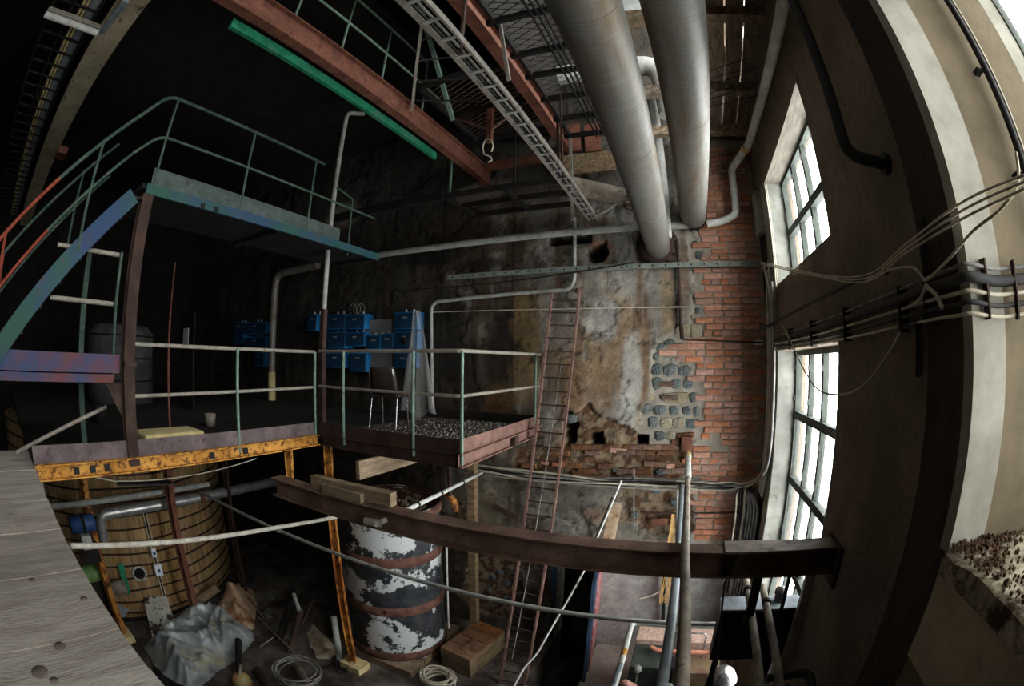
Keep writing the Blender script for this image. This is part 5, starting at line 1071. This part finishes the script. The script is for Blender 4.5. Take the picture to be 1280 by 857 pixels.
q=P(263,532,'Z',-.9); single(MB().lathe(q,[(.0,0),(.07,0),(.085,.16),(.075,.16),(.065,.02),(0,.02)],14),'tin_can',M['pipe_brown'],'dented tin can on the dark platform','can')
q=P(126,527,'Z',-.9); single(MB().lathe(q,[(.0,0),(.1,0),(.12,.22),(.11,.22),(.09,.02),(0,.02)],14),'bucket',M['dark'],'dark bucket on the platform below the stair landing','bucket')
vs_=thing('grey_vessel','dull grey cylindrical vessel in the dark behind the brown column','vessel',V(-9.0,2.6,-.905))
MB().lathe(V(-9.0,2.75,-.905),[(0,0),(.75,0),(.75,1.25),(.6,1.4),(0,1.45)],32).build('shell',mat('dusty_vessel',(66,66,64),(92,92,90),3,.9),vs_)
for z in (.4,.8,1.2): MB().lathe(V(-9.0,2.75,-.91+z),[(.755,0),(.77,.01),(.755,.03)],32).build('band',M['dark'],vs_)
# ------------------------------------------------------------------ black cabinet and machines by the low window
sg=thing('switchgear_cabinet','black switchgear cabinet with a pale dented lid by the low windows','cabinet',V(.83,3.4,-2.5))
MB().box(V(.47,3.3,-2.5),V(1.17,3.5,-1.97)).build('body',M['black'],sg,.008)
MB().box(V(.46,3.28,-1.97),V(1.18,3.52,-1.945)).build('lid',M['pipe_blue'],sg,.006)
MB().box(V(.5,3.285,-2.46),V(1.14,3.3,-2.0)).build('door',M['black'],sg,.006)
MB().lathe(V(.98,3.42,-1.945),[(.05,0),(.05,.07),(.06,.08),(.05,.12),(0,.14)],12).build('cap',M['vessel_white'],sg)
for x in (.52,1.1): MB().box(V(x,3.38,-4.73),V(x+.05,3.44,-2.5)).build('leg',M['black'],sg)
pn=thing('stone_plinth','pinkish aggregate plinth behind the dark green machine','plinth',V(.23,5.5,-4.73))
for a,b in ((-.32,.2),(.28,.8)): MB().box(V(a,5.25,-4.73),V(b,5.65,-3.66)).build('block',M['pinkstone'],pn,.01)
mc=thing('machine_cabinet','dark green machine cabinet with brown pipework between plinth and pipes','machine',V(.2,4.95,-4.73))
MB().box(V(-.3,4.65,-4.73),V(.13,5.2,-3.7)).build('body',M['machine'],mc,.01); MB().box(V(.36,4.65,-4.73),V(.85,5.2,-3.75)).build('body',mat('brick_red_panel',(92,60,50),(110,104,72),4,.7),mc,.01)
MB().tube(bend([V(-.1,5.0,-3.6),V(.0,4.95,-3.62),V(.7,4.95,-3.62),V(.78,4.95,-3.5)],.06),.035,8).build('pipe',M['copper'],mc)
MB().tube(bend([V(.08,5.1,-3.7),V(.08,5.1,-3.4),V(.6,5.1,-3.4),V(.6,5.0,-3.75)],.05),.012,6).build('thin_tube',M['chrome'],mc)
MB().box(V(.14,4.8,-4.73),V(.35,5.1,-3.8)).build('panel',M['dark'],mc)
for x,m_,lab in ((-.27,M['vessel_brown'],'pink brown domed vessel in front of the dark green machine'),(.2,M['vessel_white'],'grey white domed vessel in front of the dark green machine')):
    v_=thing('domed_vessel',lab,'vessel',V(x,4.0,-4.73)); MB().lathe(V(x,4.0,-4.73),[(.0,0),(.2,0),(.2,1.05),(.17,1.17),(.08,1.24),(0,1.25)],20).build('shell',m_,v_); MB().lathe(V(x,4.0,-3.49),[(.06,0),(.06,.05),(.03,.07),(0,.07)],10).build('cap',m_,v_)
    MB().bar(V(x-.1,4.0,-3.5),V(x+.1,3.95,-3.47),.02,.02).build('lever',M['black'],v_)
v_=thing('ball_valve','small pale round cap behind the grey white vessel','valve',V(.3,4.45,-4.73)); MB().tube([V(.3,4.45,-4.73),V(.3,4.45,-3.62)],.05,10).build('stem',M['motor_green'],v_); MB().lathe(V(.3,4.45,-3.62),[(.06,0),(.065,.03),(.04,.07),(0,.08)],12).build('cap',M['vessel_white'],v_)
v_=thing('ball_valve','small white round cap above the dark green machine front','valve',V(-.2,4.55,-4.73)); MB().tube([V(-.2,4.55,-4.73),V(-.2,4.55,-3.68)],.03,10).build('stem',M['machine'],v_); MB().lathe(V(-.2,4.55,-3.68),[(.06,0),(.065,.03),(.04,.07),(0,.08)],12).build('cap',M['vessel_white'],v_)
v_=thing('dome_lamp','bright metal dome on a stand beneath the black cabinet','lamp',V(.72,3.75,-4.73)); MB().tube([V(.72,3.75,-4.73),V(.72,3.75,-3.1)],.04,8).build('stand',M['dark'],v_); MB().lathe(V(.72,3.75,-3.1),[(.17,0),(.16,.02),(.12,.1),(.06,.15),(0,.16)],20).build('dome',M['chrome'],v_)
MB().tube([V(.6,3.7,-3.15),V(.5,3.6,-3.2)],.03,8).build('red_knob',mat('red_knob',(150,40,30),None,5,.5),v_)
wc=P(905,700,'Y',2.86); single(MB().tube([P(922,692,'Y',2.8),P(905,730,'Y',2.84),P(890,857,'Y',3.0)],.008,6).box(P(913,708,'Y',2.82)-Vector((.02,.02,.06)),P(913,708,'Y',2.82)+Vector((.02,.02,.06))),'hook_wire',M['dark'],'thin dark wire with a clamp hanging from the rusted beam','wire')
st_=thing('straw_wires','bunch of frayed straw coloured wires by the black conduit below the beam','wires',P(835,735,'Y',6.3))
for k in range(11): MB().tube(spline([P(843-random.random()*4,640,'Y',6.4),P(838+random.uniform(-6,4),690,'Y',6.35),P(830+random.uniform(-6,10),725,'Y',6.3),P(836+random.uniform(-12,6),750+random.random()*6,'Y',6.25)],4),.007,5).build('wire',M['straw'],st_)
MB().tube(spline([P(828,737,'Y',6.3),P(815,744,'Y',6.25),P(800,748,'Y',6.2)],4),.012,5).build('wire',M['cable'],st_)
single(MB().tube([P(829,700,'Y',6.4),P(829,775,'Y',6.4)],.03,8),'black_conduit',M['black'],'black conduit on the grey render beside the straw wires','conduit')
single(MB().tube([P(846,600,'Y',6.38),P(846,735,'Y',6.4)],.022,8),'grey_conduit',M['pipe_grey'],'pale vertical conduit on the wall behind the blue grey pipe','conduit')
kb=thing('dark_basin','dark round basin with a thick pipe elbow low beside the near wall','basin',V(.86,2.15,-2.25))
c_=V(.9,2.2,-2.1); MB().lathe(c_,[(.0,-.35),(.16,-.33),(.22,-.1),(.235,0),(.2,0),(.17,-.1),(.1,-.28),(0,-.3)],28).build('bowl',M['dark'],kb)
MB().tube(bend([c_+Vector((-.1,.28,.04)),c_+Vector((.2,.24,.1)),c_+Vector((.21,.05,.02))],.1),.035,10).build('elbow',M['black'],kb)
MB().box(c_+Vector((-.05,-.05,-2.6)),c_+Vector((.05,.05,-.33))).build('pedestal',M['dark'],kb)
lg=thing('jamb_strip','pale strip along the edge of the low window jamb','strip',V(1.18,3.26,-3))
MB().box(V(1.12,3.22,-4.7),V(1.2,3.284,-1.5)).build('batten',M['white_paint'],lg)

bpx=thing('brown_shutter','pair of brown shutter boards high on the wall behind the larger overhead pipe','shutter',P(728,190,'Y',6.35))
for a,b in ((706,727),(730,752)): MB().box(P(a,156,'Y',6.35),P(b,190,'Y',6.42)).build('panel',M['rust_red'],bpx)
single(MB().box(P(690,196,'Y',6.38),P(770,214,'Y',6.45)),'rough_timber',M['timber_dark'],'dark rough timber across the wall behind the larger overhead pipe','timber')
